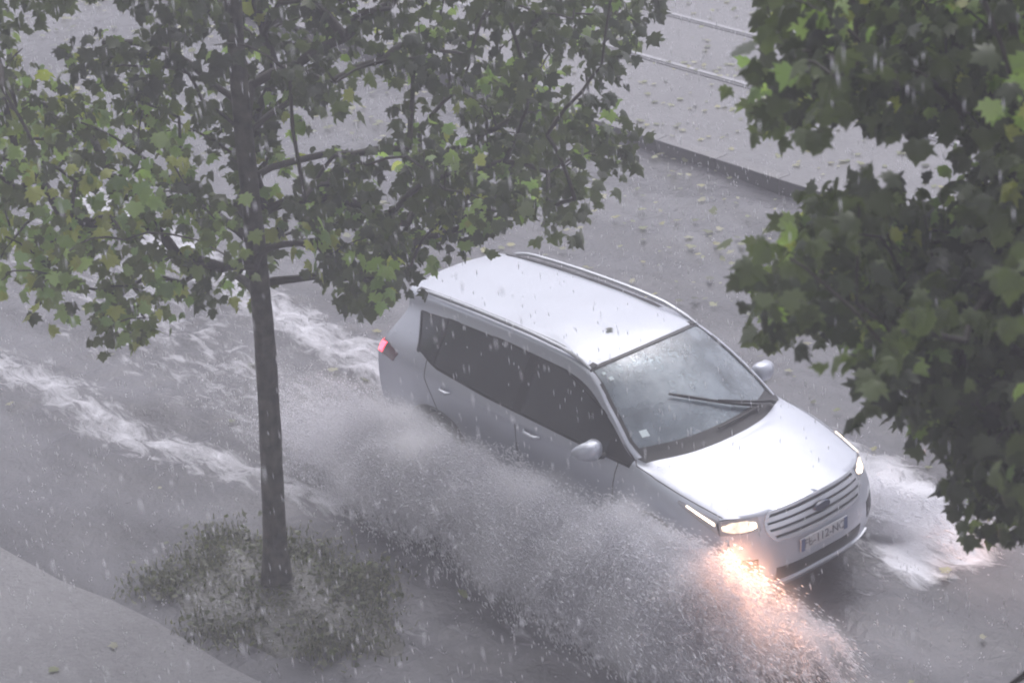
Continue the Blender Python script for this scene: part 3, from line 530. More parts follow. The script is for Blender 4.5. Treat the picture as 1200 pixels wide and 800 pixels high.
        def shp(fu, fv):     # body part: u 0 (front) .. 1.25 (tail), thins backwards
            u = 1.05 * fu; lo = 3.12 + .72 * fu; hi = 4.02
            return u, lo + (hi - lo) * fv
        pan('headlight_lens', M['lens'], hl, [(BODY, 0, 1, 3, 4, 8, 5, .004, .012, (mir,), shp)])
        def shf(fu, fv):     # fascia part: columns from grille edge to corner
            c = 2.35 + 1.65 * fv; lo = 3.2 - .08 * fv; hi = 3.93 + .03 * fv
            return lo + (hi - lo) * fu, c
        pan('headlight_housing', M['lens'], hl, [(FRONT, 0, 1, 0, 1, 5, 8, .004, .012, (mir,), shf)])
        def shg(fu, fv):
            a_, b_ = 2 * fu - 1, 2 * fv - 1
            return 3.53 + .29 * a_ * math.sqrt(max(0, 1 - b_ ** 4 / 2)), 3.2 + .70 * b_ * math.sqrt(max(0, 1 - a_ ** 4 / 2))
        pan('headlight_reflector', M['hot'], hl, [(FRONT, 0, 1, 0, 1, 6, 12, .009, .008, (mir,), shg)])
        def shk(fu, fv): return .05 + .75 * fu, 3.62 + .28 * fu + (.16 - .08 * fu) * fv
        pan('light_strip', M['lamp'], hl, [(BODY, 0, 1, 0, 1, 6, 3, .009, .008, (mir,), shk)])
        ld = bpy.data.lights.new('beam', 'SPOT'); ld.energy = BEAM if mir < 0 else BEAM * .4; ld.color = (1, .47, .27); ld.spot_size = math.radians(105); ld.spot_blend = .8; ld.shadow_soft_size = .06
        lo_ = bpy.data.objects.new('beam', ld); COL.objects.link(lo_); lo_.parent = hl
        lo_.location = (2.13, mir * .72, .84)
        lo_.rotation_euler = Vector((1, mir * .85, -.32)).to_track_quat('-Z', 'Y').to_euler()
        # tail light wraps the corner
        tl = empty('tail_light', (0, 0, 0)); tl.parent = car
        def sht(fu, fv): return 10 - .62 * fu, 3.05 + (.75 - .35 * fu) * fv
        pan('tail_lens', M['redoff'], tl, [(BODY, 0, 1, 0, 1, 5, 4, .005, .012, (mir,), sht)])
        def shr(fu, fv): return 3.05 + .72 * fu, 1.35 + .65 * fv
        pan('tail_lamp', M['red'], tl, [(REAR, 0, 1, 0, 1, 4, 5, .006, .012, (mir,), shr), (BODY, 10, 9.86, 3.1, 3.7, 2, 4, .008, .01, (mir,))])
        # fog lamp pocket and lower corner
        pan('fog_lamp_pocket', M['black'], car, [(FRONT, 1.15, 1.85, 2.7, 3.7, 4, 6, .004, .01, (mir,))])
    # ---- front: grille, bars, plate, intake, lip
    def shG(fu, fv):        # big grille, a hexagon that narrows downwards
        lo, hi = 2.62, 3.93; w_ = 1.72 + .42 * math.sin(math.pi * min(1, fu * .72 + .12)) ; return lo + (hi - lo) * fu, w_ * fv
    gr = empty('grille'); gr.parent = car
    pan('grille_mesh', M['black'], gr, [(FRONT, 0, 1, 0, 1, 8, 10, .003, .01, (1, -1), shG)])
    bars = MB()
    def wG(r): return 1.72 + .42 * math.sin(math.pi * min(1, (r - 2.62) / 1.31 * .72 + .12))
    for r in (2.93, 3.27, 3.61):
        for mir in (1, -1):
            ribbon(bars, FRONT, [(r, 0), (r, wG(r) * .5), (r, wG(r) - .04)], .036, .016, mir, .02)
    bars.build('grille_bar', M['chrome'], gr)
    fr_ = MB()
    for mir in (1, -1):
        ribbon(fr_, FRONT, [(2.60, 0), (2.60, wG(2.62))] , .03, .014, mir, .02)
        ribbon(fr_, FRONT, [(r, wG(r)) for r in (2.60, 2.9, 3.2, 3.5, 3.93)], .026, .014, mir, .02)
        ribbon(fr_, FRONT, [(3.93, 0), (3.93, wG(3.93))], .022, .012, mir, .02)
    fr_.build('grille_frame', M['chrome'], gr)
    bd = MB()
    Vb = []; c = FRONT(3.40, 0); 
    for rr_, o_ in ((1, .022), (.92, .042), (0, .046)):
        for k in range(28):
            a = 2 * math.pi * k / 28; Vb.append((c[0] + o_ - .08 * math.sin(a) * .0, rr_ * .088 * math.cos(a), c[2] + rr_ * .036 * math.sin(a)))
    Fb = [(i * 28 + k, i * 28 + (k + 1) % 28, (i + 1) * 28 + (k + 1) % 28, (i + 1) * 28 + k) for i in range(2) for k in range(28)]
    bd.add(Vb, Fb); bd.build('badge', M['badge'], gr)
    pan('lower_intake', M['black'], car, [(FRONT, .62, 1.30, 0, 1.95, 5, 10, .004, .012, (1, -1))])
    pan('front_lip', M['chrome'], car, [(FRONT, .22, .42, 0, 3.0, 2, 14, .016, .03, (1, -1))])
    pan('lower_bumper', M['cladding'], car, [(FRONT, .02, .24, 0, 3.9, 2, 14, .006, .02, (1, -1))])
    pl = empty('number_plate'); pl.parent = car
    px_, pz = FRONT(2.02, 0)[0] + .012, FRONT(2.02, 0)[2]
    pb = MB(); pb.box((px_, 0, pz), (.012, .52, .11), bev=.003); pb.build('plate_board', M['plate'], pl)
    for sy in (-1, 1):
        bb = MB(); bb.box((px_ + .007, sy * .238, pz), (.004, .04, .104)); bb.build('plate_band', M['blue'], pl, False)
    cu = bpy.data.curves.new('plate_text', 'FONT'); cu.body = 'FB-112-NC'; cu.size = .098; cu.align_x = 'CENTER'; cu.align_y = 'CENTER'; cu.extrude = .002
    tmp = bpy.data.objects.new('plate_text', cu); COL.objects.link(tmp); bpy.context.view_layer.update()
    tm = bpy.data.meshes.new_from_object(tmp.evaluated_get(bpy.context.evaluated_depsgraph_get())); bpy.data.objects.remove(tmp)
    tm.materials.clear(); tm.materials.append(M['ink']); to = bpy.data.objects.new('plate_lettering', tm); COL.objects.link(to); to.parent = pl
    to.location = (px_ + .008, 0, pz); to.rotation_euler = (math.pi / 2, 0, math.pi / 2)
    # ---- rear window, plate
    pan('rear_window', M['side'], car, [(REAR, 4, 5.75, 0, 1.8, 8, 8, -.004, .004, (1, -1))])
    pan('tailgate_trim', M['chrome'], car, [(REAR, 3.55, 3.7, 0, .8, 2, 5, .01, .012, (1, -1))])
    rp = MB(); rp.box((REAR(2.9, 0)[0] - .008, 0, REAR(2.9, 0)[2]), (.01, .52, .11), bev=.003); rp.build('rear_plate', M['plate'], car)
    # ---- cowl and wiper
    pan('cowl_panel', M['black'], car, [(BODY, 2.80, 3.0, 5.6, 8, 3, 12, .003, .008, (1, -1))])
    for (bu, bv, mr_, eu, ev, em) in ((2.88, 6.36, 1, 3.95, 7.32, -1),):
        def wp(f, off):
            u = bu + (eu - bu) * f; vv = bv + (16 - ev - bv) * f; sy = 1
            if vv > 8: vv = 16 - vv; sy = -1
            p = BODY(u, vv); n_ = centre_normal(p, BODY.normal(u, vv)); p = p + n_ * off; return (p[0], p[1] * sy, p[2])
        wi = MB(); wi.tube([wp(0, .03), wp(.12, .06), wp(.3, .065), wp(.5, .055), wp(.62, .04)], [.018, .014, .011, .010, .009], 6); wi.build('wiper_arm', M['black'], car)
        wb = MB(); wb.tube([wp(f, .024) for f in np.linspace(.22, 1, 9)], [.008] + [.013] * 7 + [.008], 6); wb.build('wiper_blade', M['black'], car)
    # second wiper parked low at the base
    wi = MB(); pts = [BODY(3.08, 6.9) * (1, 1, 1) + (0, 0, .02), BODY(3.10, 7.6) + (0, 0, .03), BODY(3.10, 7.8) * (1, -1, 1) + (0, 0, .03)]
    wi.tube(pts, [.014, .01, .007], 6); wi.build('wiper_arm', M['black'], car)
    # ---- cabin
    ca = empty('cabin'); ca.parent = car
    ds = MB(); ds.box((.86, 0, .98), (.50, 1.42, .12), bev=.04); ds.box((.68, .36, 1.04), (.22, .40, .07), bev=.03); ds.build('dashboard', M['dash'], ca)
    tb = MB(); tb.box((-.55, 0, .36), (2.9, 1.46, .08), bev=.02); tb.box((-1.25, 0, .80), (1.35, 1.4, .06), bev=.02); tb.build('cabin_floor', M['dash'], ca)
    for sy in (-1, 1):
        for sx, nm in ((.02, 'front_seat'), (-.90, 'rear_seat')):
            s_ = MB(); s_.box((sx, sy * .37, .62), (.52, .50, .16), bev=.06)
            R_ = Matrix.Rotation(math.radians(-14), 4, 'Y')
            s_.box((sx - .30, sy * .37, .98), (.15, .48, .66), R_, bev=.06); s_.box((sx - .37, sy * .37, 1.37), (.11, .26, .17), R_, bev=.045)
            s_.build(nm, M['cloth'], ca)
    sw = MB(); R_ = Matrix.Rotation(math.radians(-62), 3, 'Y'); pts = []
    for k in range(25):
        a = 2 * math.pi * k / 24; pts.append(Vector((.46, .37, 1.06)) + R_ @ Vector((.18 * math.cos(a), .18 * math.sin(a), 0)))
    sw.tube(pts, .014, 8, False); sw.tube([pts[6], (.47, .37, 1.05), pts[18]], .013, 6); sw.tube([(.47, .37, 1.05), (.75, .37, .98)], .03, 8); sw.build('steering_wheel', M['black'], ca)
    im = MB(); im.box((.42, 0, 1.50), (.03, .24, .065), bev=.012); im.tube([(.42, 0, 1.50), (.47, 0, 1.575)], .012, 6); im.build('interior_mirror', M['black'], ca)
    # stickers on the screen
    def shs(u0, v0, du, dv):
        return lambda fu, fv: (u0 + du * fu, v0 + dv * fv)
    pan('screen_sticker', M['sticker'], car, [(BODY, 0, 0, 0, 0, 1, 1, -.003, .001, (-1,), shs(3.42, 6.33, .13, .17))])
    pan('screen_sticker', M['sticker'], car, [(BODY, 0, 0, 0, 0, 1, 1, -.003, .001, (-1,), shs(4.62, 6.30, .08, .12))])
    pan('screen_sticker', M['sticker'], car, [(BODY, 0, 0, 0, 0, 1, 1, -.003, .001, (-1,), shs(4.78, 6.22, .06, .10))])
    return car
BEAM = 80
CAR = build_car()
# ------------------------------------------------------------------ ground
def polydist(X, Y, pl):
    d = np.full(X.shape, 1e9)
    for (x0, y0), (x1, y1) in zip(pl[:-1], pl[1:]):
        dx, dy = x1 - x0, y1 - y0; t = np.clip(((X - x0) * dx + (Y - y0) * dy) / (dx * dx + dy * dy), 0, 1)
        d = np.minimum(d, np.hypot(X - x0 - t * dx, Y - y0 - t * dy))
    return d

def axis_lines(a, b, step, far):
    mid = list(np.arange(a, b + 1e-6, step)); out = []; s = step; x = a
    while x > -far: s *= 1.6; x -= s; out.append(x)
    out2 = []; s = step; x = mid[-1]
    while x < far: s *= 1.6; x += s; out2.append(x)
    return np.array(out[::-1] + mid + out2)

KERB_Y = 6.12
# flooded road: one sheet from the pavement edge to the tram kerb, running to the horizon along x
xs = axis_lines(-10, 5, .07, 300); ys = np.concatenate([np.arange(-6.0, KERB_Y, .07), [KERB_Y]])
X, Y = np.meshgrid(xs, ys, indexing='ij')
near = np.clip((X + 14) / 3, 0, 1) * np.clip((9 - X) / 3, 0, 1)
# gentle standing ripples behind the car
Zr = near * (.012 * np.sin(3.1 * X + 1.7 * Y + np.sin(Y * 2.1)) + .010 * np.sin(5.3 * Y - 2.2 * X + 1.3 * np.sin(X)))
foam = np.zeros_like(X)
for pl, wd, amp in [
    ([(-12, -2.6), (-6.58, -2.39), (-5.83, -2.23), (-4.58, -2.31), (-3.46, -2.08), (-2.2, -1.75), (-1, -1.5)], .38, .62),
    ([(-10, 0.6), (-7, .45), (-5.2, .25), (-3.75, .15), (-2.2, .2)], .42, .70),
    ([(-9, -.9), (-6.69, -.83), (-5.62, -.99), (-4.89, -.86), (-3, -.8), (-1.5, -.9)], .40, .42),
    ([(-4, -.6), (-3.46, -.55), (-2.3, -.38)], .2, .5),
    ([(-9, -1.4), (-6.5, -1.5), (-4.5, -1.4), (-3, -1.3)], .35, .35),
    ([(2.4, -1.0), (1.4, -1.25), (0, -1.4), (-2.2, -1.5)], .45, .55),
    ([(0.05, -2.70), (0.85, -1.95), (2.03, -1.45), (2.5, -.45)], .20, .55),
    ([(2.4, .9), (1.9, 1.25), (1.2, 1.7), (.2, 1.9), (-1.5, 1.6)], .35, 1.0),
    ([(2.55, 1.35), (2.0, 1.55), (1.2, 1.9)], .30, 1.0),
    ([(2.35, 1.0), (2.6, 1.5), (2.4, 1.9)], .25, .6),
    ([(2.45, -.8), (2.5, 0), (2.45, .8)], .2, .35),
    ([(-.6, -2.75), (.4, -2.55), (1.3, -1.95), (2.4, -1.3), (3.0, -.6)], .38, .34)]:
    foam = np.maximum(foam, amp * np.exp(-(polydist(X, Y, pl) / wd) ** 2))
foam = np.maximum(foam, (.34 + .10 * np.sin(2.3 * Y + .5 * X)) * np.exp(-((Y + .7) / 1.35) ** 4) * np.clip((1 - X) / 3, 0, 1) * np.clip((X + 20) / 10, 0, 1))
# dark, calm bay between the trunk and the spray
foam *= 1 - .9 * np.exp(-(((X + .2) / .9) ** 2 + ((Y + 2.1) / .45) ** 2))
def blur2(A, s_):
    k = np.arange(-int(3 * s_) - 1, int(3 * s_) + 2); g_ = np.exp(-k ** 2 / (2 * s_ * s_)); g_ /= g_.sum()
    for ax in range(2): A = np.apply_along_axis(lambda r: np.convolve(r, g_, 'same'), ax, A)
    return A / A.std()
Zr += foam * (.03 + .035 * blur2(rng.normal(size=X.shape), 1.2) + .03 * blur2(rng.normal(size=X.shape), 3))
ni, nj = X.shape
V = np.stack([X, Y, Zr], -1).reshape(-1, 3)
I = np.arange(ni * nj).reshape(ni, nj)
F = np.stack([I[:-1, :-1], I[1:, :-1], I[1:, 1:], I[:-1, 1:]], -1).reshape(-1, 4)
road = fastmesh('flooded_road', V, F, M['water']); tag(road, kind='structure')
a = road.data.attributes.new('foam', 'FLOAT', 'POINT'); a.data.foreach_set('value', foam.reshape(-1).astype(np.float32))
road.data.polygons.foreach_set('use_smooth', [True] * len(road.data.polygons))

def sheet(name, pts, z, mat, kind='structure', thick=.1):
    n = len(pts); V = [(x, y, z) for x, y in pts] + [(x, y, z - thick) for x, y in pts]
    F = [tuple(range(n))] + [(i, i + n, (i + 1) % n + n, (i + 1) % n) for i in range(n)]
    o = mesh(name, V, F, mat, None, False); tag(o, kind=kind); return o
# near pavement, its edge just above the flood; a shallow notch where the tree pit is
edge = [(-300, -4.32), (-8, -4.30), (-3.2, -4.20), (-2.35, -4.12), (-1.75, -3.98), (-1.2, -3.90), (-.3, -3.86), (.15, -3.80), (.6, -3.86), (2, -3.95), (300, -4.1)]
sheet('pavement', edge + [(300, -300), (-300, -300)], .055, M['paving'])
# tram platform beyond the road
sheet('tram_bed', [(-300, KERB_Y + .20), (300, KERB_Y + .20), (300, 300), (-300, 300)], .155, M['asphalt'], thick=.2)
kb = MB()
x = -60.0
while x < 30:
    kb.box((x + .497, KERB_Y + .10, .035), (.995, .20, .255), bev=.012); x += 1.0
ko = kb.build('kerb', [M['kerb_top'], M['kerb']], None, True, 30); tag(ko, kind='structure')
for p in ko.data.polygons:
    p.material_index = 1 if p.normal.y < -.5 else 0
for ry, lab in ((8.30, 'pale tram rail set in the paving, the one nearer the dark kerb'), (9.86, 'pale tram rail set in the paving, the one farther from the kerb')):
    rt = empty('tram_rail', (0, ry, .155)); tag(rt, lab, 'tram rail', 'tram rails in the paved track bed')
    hd = MB(); hd.box((-15, 0, .006), (90, .075, .02), bev=.004); hd.build('rail_head', M['rail'], rt)
    gv = MB(); gv.box((-15, -.075, .003), (90, .06, .010)); gv.build('rail_groove', M['groove'], rt, False)

# the house the street is seen from: unseen front added behind the viewpoint to shade the car's near side
bd = empty('shade_building', (0, -13.0, .055)); tag(bd, 'unseen pale rendered apartment block added for shade along the near pavement with rows of tall windows', 'building')
WX = [x for x in np.arange(-28, 34, 3.4)]; WZ = [1.0, 4.3, 7.6]
wl = MB(); xa = -30.0
for x in WX + [33.0]:
    wl.box(((xa + x) / 2, -.25, 5.5), (x - xa, .5, 11)); xa = x + 1.3
for x in WX:
    zb = 0.0
    for z in WZ + [11.0]:
        wl.box((x + .65, -.25, (zb + z) / 2), (1.3, .5, z - zb)); zb = z + 2.1
wl.box((1.5, -5.3, 5.5), (63, 9.4, 11))
wl.box((1.5, .06, 11.12), (63.4, .7, .24)); wl.build('wall', M['render'], bd, False)
f0 = g0 = None
for x in WX:
    for z in WZ:
        if f0 is None:
            q = MB()
            for c_, d_ in (((0, 0, 1.02), (1.24, .07, .06)), ((0, 0, -1.02), (1.24, .07, .06)), ((.6, 0, 0), (.06, .07, 1.98)), ((-.6, 0, 0), (.06, .07, 1.98)), ((0, 0, 0), (.06, .07, 1.98))): q.box(c_, d_)
            f0 = q.build('window', M['frame'], bd, False); q = MB(); q.box((0, .0, 0), (1.14, .012, 1.97)); g0 = q.build('pane', M['pane'], f0, False); f, p_ = f0, g0
        else:
            f = f0.copy(); p_ = g0.copy(); COL.objects.link(f); COL.objects.link(p_); p_.parent = f
        f.location = (x + .65, -.2, z + 1.05)

# ------------------------------------------------------------------ tree pit with weeds
T1 = np.array([-1.02, -2.90]); T2 = np.array([6.95, -3.0])
def hnoise(x, y): return .5 + .25 * math.sin(3.1 * x + 1.3 * math.sin(2.3 * y)) + .25 * math.sin(4.2 * y + 1.1 * math.sin(3.7 * x))
PITC = np.array([-.93, -2.98])
def pit_r(a): return (1.18 + .14 * math.sin(3 * a + 1) + .10 * math.sin(5 * a) + .05 * math.sin(11 * a)) , (.78 + .10 * math.sin(2 * a + .5) + .07 * math.sin(7 * a))
pv = [(PITC[0], PITC[1], .07)]; pf = []
NR, NA = 14, 56
for r in range(1, NR + 1):
    for k in range(NA):
        a = 2 * math.pi * k / NA; rx_, ry_ = pit_r(a); f = r / NR
        x = PITC[0] + rx_ * f * math.cos(a); y = PITC[1] + ry_ * f * math.sin(a)
        pv.append((x, y, .075 * (1 - f ** 3) + .03 * (hnoise(x * 2, y * 2) - .5) - .02 * (f == 1)))
for k in range(NA): pf.append((0, 1 + k, 1 + (k + 1) % NA))
for r in range(NR - 1):
    for k in range(NA):
        a = 1 + r * NA + k; b = 1 + r * NA + (k + 1) % NA; pf.append((a, a + NA, b + NA, b))
tag(mesh('soil', pv, pf, M['soil']), kind='structure')

def blades(name, N, spotf, hmin, hmax, wd, cols):
    V = np.zeros((N, 5, 3)); C = np.zeros((N, 3))
    for i in range(N):
        x, y = spotf(); h = rng.uniform(hmin, hmax); a = rng.uniform(0, 2 * math.pi); l = h * rng.uniform(.5, 1.1)
        d = np.array([math.cos(a), math.sin(a), 0]); s_ = np.array([-d[1], d[0], 0]) * wd * rng.uniform(.6, 1.3)
        b = np.array([x, y, .03])
        V[i, 0] = b - s_ / 2; V[i, 1] = b + s_ / 2
        m_ = b + d * l * .45 + np.array([0, 0, h * .75]); V[i, 2] = m_ + s_ * .4; V[i, 3] = m_ - s_ * .4
        V[i, 4] = b + d * l + np.array([0, 0, h * rng.uniform(.6, 1.0)])
        C[i] = cols[rng.integers(len(cols))] * rng.uniform(.7, 1.3)
    base = np.arange(N)[:, None] * 5
    F = np.concatenate([base + [0, 1, 2], base + [0, 2, 3], base + [3, 2, 4]], 0)
    o = fastmesh(name, V.reshape(-1, 3), F, M['leaf'])
    at = o.data.color_attributes.new('tint', 'FLOAT_COLOR', 'POINT')
    CC = np.ones((N, 5, 4)); CC[:, :, :3] = C[:, None, :]; at.data.foreach_set('color', CC.reshape(-1).astype(np.float32))
    return o
tufts = []
for k in range(150):
    while True:
        a = rng.uniform(0, 2 * math.pi); f = math.sqrt(rng.uniform(0, 1)); rx_, ry_ = pit_r(a)
        x = PITC[0] + rx_ * f * .98 * math.cos(a); y = PITC[1] + ry_ * f * .98 * math.sin(a)
        # pale wet gaps on the near left and the near right of the trunk
        if math.hypot((x + 1.25) / .20, (y + 3.35) / .14) < 1 or math.hypot((x + .45) / .34, (y + 3.30) / .16) < 1: continue
        break
    tufts.append((x, y))
def spot():
    t = tufts[rng.integers(len(tufts))]; return t[0] + rng.normal(0, .15), t[1] + rng.normal(0, .12)
GC = [np.array(c) for c in ((.075, .085, .04), (.11, .115, .06), (.055, .065, .035), (.15, .15, .09))]
def weeds():
    n = 1300; P = np.array([(*spot(), rng.uniform(.03, .09)) for _ in range(n)]); S = rng.uniform(.025, .06, n)
    A_ = rng.normal(0, 1, (n, 3)); A_[:, 2] = rng.normal(.2, .4, n)
    V, F = make_leaves(P, S, A_, rng.normal(0, .6, n), rng.uniform(-1, 1, n)); o = fastmesh('weeds', V, F, M['leaf'])
    C = np.array([(.11, .13, .07), (.16, .17, .11), (.08, .09, .05)])[rng.integers(0, 3, n)] * rng.uniform(.8, 1.2, (n, 1))
    at = o.data.color_attributes.new('tint', 'FLOAT_COLOR', 'POINT'); CC = np.ones((n, NLV, 4)); CC[:, :, :3] = C[:, None, :]; at.data.foreach_set('color', CC.reshape(-1).astype(np.float32))
    tag(o, 'small broad-leaved weeds beaten flat among the grass of the tree pit', 'weeds', kind='stuff')
gz = blades('grass', 7500, spot, .02, .085, .010, GC); tag(gz, 'rain-flattened olive grass and weeds round the foot of the slender tree', 'grass', kind='stuff')

# ------------------------------------------------------------------ plane leaves
LEAF2 = []
def leaf_outline():
    # palmate leaf, stalk at (0,0), tip at (0,1); five toothed lobes
    half = [(0.0, 0.10), (.16, .02), (.36, .04), (.30, .16), (.56, .22), (.46, .34), (.64, .56), (.44, .52), (.32, .58), (.27, .76), (.14, .78), (0, 1.0)]
    return half
half = leaf_outline()
LR = [(x, y) for x, y in half]; LL = [(-x, y) for x, y in half[1:-1]][::-1]
LOOP = LR + LL                       # closed outline, 22 points
CEN = (0, .38)
NLV = len(LOOP) + 1
LV = np.array([CEN] + LOOP)
LZ = np.array([0.05] + [-.30 * abs(x) ** 1.5 - .16 * max(0, y - .5) ** 1.3 for x, y in LOOP])
LF = np.array([(0, 1 + i, 1 + (i + 1) % len(LOOP)) for i in range(len(LOOP))])

def make_leaves(pos, size, aim, roll, curl):
    """pos (n,3), aim (n,3) leaf direction, roll rad"""
    n = len(pos)
    aim = aim / np.linalg.norm(aim, axis=1)[:, None]
    ref = np.tile([0, 0, 1.], (n, 1)) + rng.normal(0, .15, (n, 3))
    side = np.cross(aim, ref); side /= np.linalg.norm(side, axis=1)[:, None]
    nor = np.cross(side, aim)
    c, s_ = np.cos(roll)[:, None], np.sin(roll)[:, None]
    side, nor = side * c + nor * s_, nor * c - side * s_
    wx = LV[:, 0] * 1.0; wy = LV[:, 1]
    jit = 1 + rng.normal(0, .06, (n, NLV))
    V = pos[:, None, :] + size[:, None, None] * (side[:, None, :] * (wx * jit)[:, :, None] + aim[:, None, :] * (wy * jit)[:, :, None] + nor[:, None, :] * (LZ[None, :] * curl[:, None])[:, :, None])
    F = (np.arange(n)[:, None, None] * NLV + LF[None]).reshape(-1, 3)
    return V.reshape(-1, 3), F

def parse(s): return np.array([[float(q) / 50 for q in a.split(',')] for a in s.split()])

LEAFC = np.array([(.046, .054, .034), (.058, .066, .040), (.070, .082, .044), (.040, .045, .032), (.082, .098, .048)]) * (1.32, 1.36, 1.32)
BRIGHT = np.array([(.24, .33, .11), (.28, .36, .15), (.32, .34, .10), (.19, .27, .11)]) * 1.55  # pale leaf tints, raised to look lit

def build_tree(base, vis, extra, topz, r0, name, label, leafsize, per, bright_w, lean, bfrac=.05, limbs=()):
    root = empty(name, (base[0], base[1], 0)); tag(root, label, 'tree', 'plane trees in a row along the pavement')
    b = np.array([base[0], base[1], 0.])
    # trunk: gentle wobble
    nodes = []; par = []; 
    tz = np.linspace(0, topz, 22); tp = []
    for i, z in enumerate(tz):
        tp.append(np.array([b[0] + lean[0] * z / 5 + .035 * math.sin(z * 1.1 + b[0]), b[1] + lean[1] * z / 5 + .03 * math.sin(z * .8 + 1), z]))
    nodes = [p for p in tp if p[2] > 2.2]; k0 = len(nodes)
    par = [-1] * k0; 
    for lm in limbs:
        lm = [np.array(q, float) for q in lm]
        j = int(np.argmin([np.linalg.norm(nodes[i] - lm[0] + np.array([0, 0, .15])) for i in range(k0)]))
        for q in lm: nodes.append(q); par.append(j); j = len(nodes) - 1
    limb_n = len(nodes)
    cl = np.concatenate([vis, extra]); order = np.argsort(np.hypot(cl[:, 0] - b[0], cl[:, 1] - b[1]) + .35 * np.abs(cl[:, 2] - 3.5))
    kids = {}
    for oi in order:
        c = cl[oi]; A = np.array(nodes)
        dv = c - A; d = np.linalg.norm(dv, axis=1)
        cost = d + .9 * np.maximum(0, A[:, 2] - c[2] + .1 * d) * (np.arange(len(A)) >= k0) + .5 * np.maximum(0, A[:, 2] - c[2] + .45 * d) * (np.arange(len(A)) < k0)
        j = int(np.argmin(cost))
        # midpoint node so limbs curve
        if d[j] > .45:
            m_ = A[j] * .5 + c * .5 + np.array([0, 0, .10 * d[j]]) + rng.normal(0, .03, 3); nodes.append(m_); par.append(j); j = len(nodes) - 1
        nodes.append(c); par.append(j)
    N_ = len(nodes); wgt = np.ones(N_); 
    for i in range(N_ - 1, k0 - 1, -1):
        if par[i] >= 0: wgt[par[i]] += wgt[i]
    rad = lambda i: max(min(.0052 * wgt[i] ** .46, .042), .026 if k0 <= i < limb_n else 0)
    # bark: the trunk with its flare
    tb = MB(); rr = []
    for p in tp:
        z = p[2]; rr.append(r0 * (1 - .55 * z / topz) * (1 + .45 * math.exp(-z / .16)))
    V = []; F = []; n = 16; 
    tz2 = []
    for i in range(len(tp) - 1):
        for f in (0, .25, .5, .75): tz2.append((tp[i] * (1 - f) + tp[i + 1] * f, rr[i] * (1 - f) + rr[i + 1] * f))
    tz2.append((tp[-1], rr[-1]))
    for p, r_ in tz2:
        for k in range(n):
            a = 2 * math.pi * k / n; q = r_ * (1 + .05 * math.sin(3 * a + p[2] * 2) + .035 * math.sin(7 * a + p[2] * 9))
            V.append((p[0] - b[0] + q * math.cos(a), p[1] - b[1] + q * math.sin(a), p[2]))
    for i in range(len(tz2) - 1):
        for k in range(n): F.append((i * n + k, i * n + (k + 1) % n, (i + 1) * n + (k + 1) % n, (i + 1) * n + k))
    mesh('trunk', V, F, M['bark'], root)
    br = MB()
    for i in range(k0, N_):
        p, q = np.array(nodes[par[i]]) - b, np.array(nodes[i]) - b
        ra = max(rad(par[i]) if par[i] >= k0 else rad(i) * 1.25, rad(i)); ra = min(ra, rad(i) * 1.5)
        m_ = (p + q) / 2 + np.array([0, 0, .06 * np.linalg.norm(q - p)])
        br.tube([p, m_, q], [ra, (ra + rad(i)) / 2, rad(i)], 5 if ra > .012 else 4, False)
    br.build('branches', M['twig'], root, True, None)
    # leaves
    P = []; S = []; A_ = []; C = []
    for ci, c in enumerate(cl):
        isv = ci < len(vis); k = rng.poisson(per if isv else 20)
        outd = np.array([c[0] - b[0], c[1] - b[1], 0]); outd /= np.linalg.norm(outd) + 1e-6
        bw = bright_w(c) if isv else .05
        cc = LEAFC[rng.integers(len(LEAFC))] * rng.uniform(.8, 1.2) * (1 + np.array([1.1, 1.1, .3]) * max(0, bw - .1))  # cluster colour lightened by position to imitate light on the crown
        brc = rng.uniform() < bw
        for _ in range(k):
            o = np.clip(rng.normal(0, 1, 3), -1.5, 1.5) * ((.105, .105, .13) if base[0] < 0 else (.10, .10, .11)); p = c + o
            a = outd * .4 + o * 2.0 + np.array([0, 0, -1.15]) + rng.normal(0, .42, 3)
            P.append(p - b); A_.append(a); S.append(leafsize * rng.uniform(.55, 1.15))
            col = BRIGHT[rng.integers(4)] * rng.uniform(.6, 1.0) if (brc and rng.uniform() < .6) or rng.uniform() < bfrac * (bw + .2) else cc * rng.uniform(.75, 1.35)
            C.append(col)
    P = np.array(P); A_ = np.array(A_); S = np.array(S); C = np.array(C)
    V, F = make_leaves(P, S, A_, rng.normal(0, 1.1, len(P)), rng.uniform(.3, 3.6, len(P)))
    o = fastmesh('crown', V, F, M['leaf'], root)
    at = o.data.color_attributes.new('tint', 'FLOAT_COLOR', 'POINT'); CC = np.ones((len(P), NLV, 4)); CC[:, :, :3] = C[:, None, :]
    at.data.foreach_set('color', CC.reshape(-1).astype(np.float32))
    # leaf stalks
    return root, len(P)

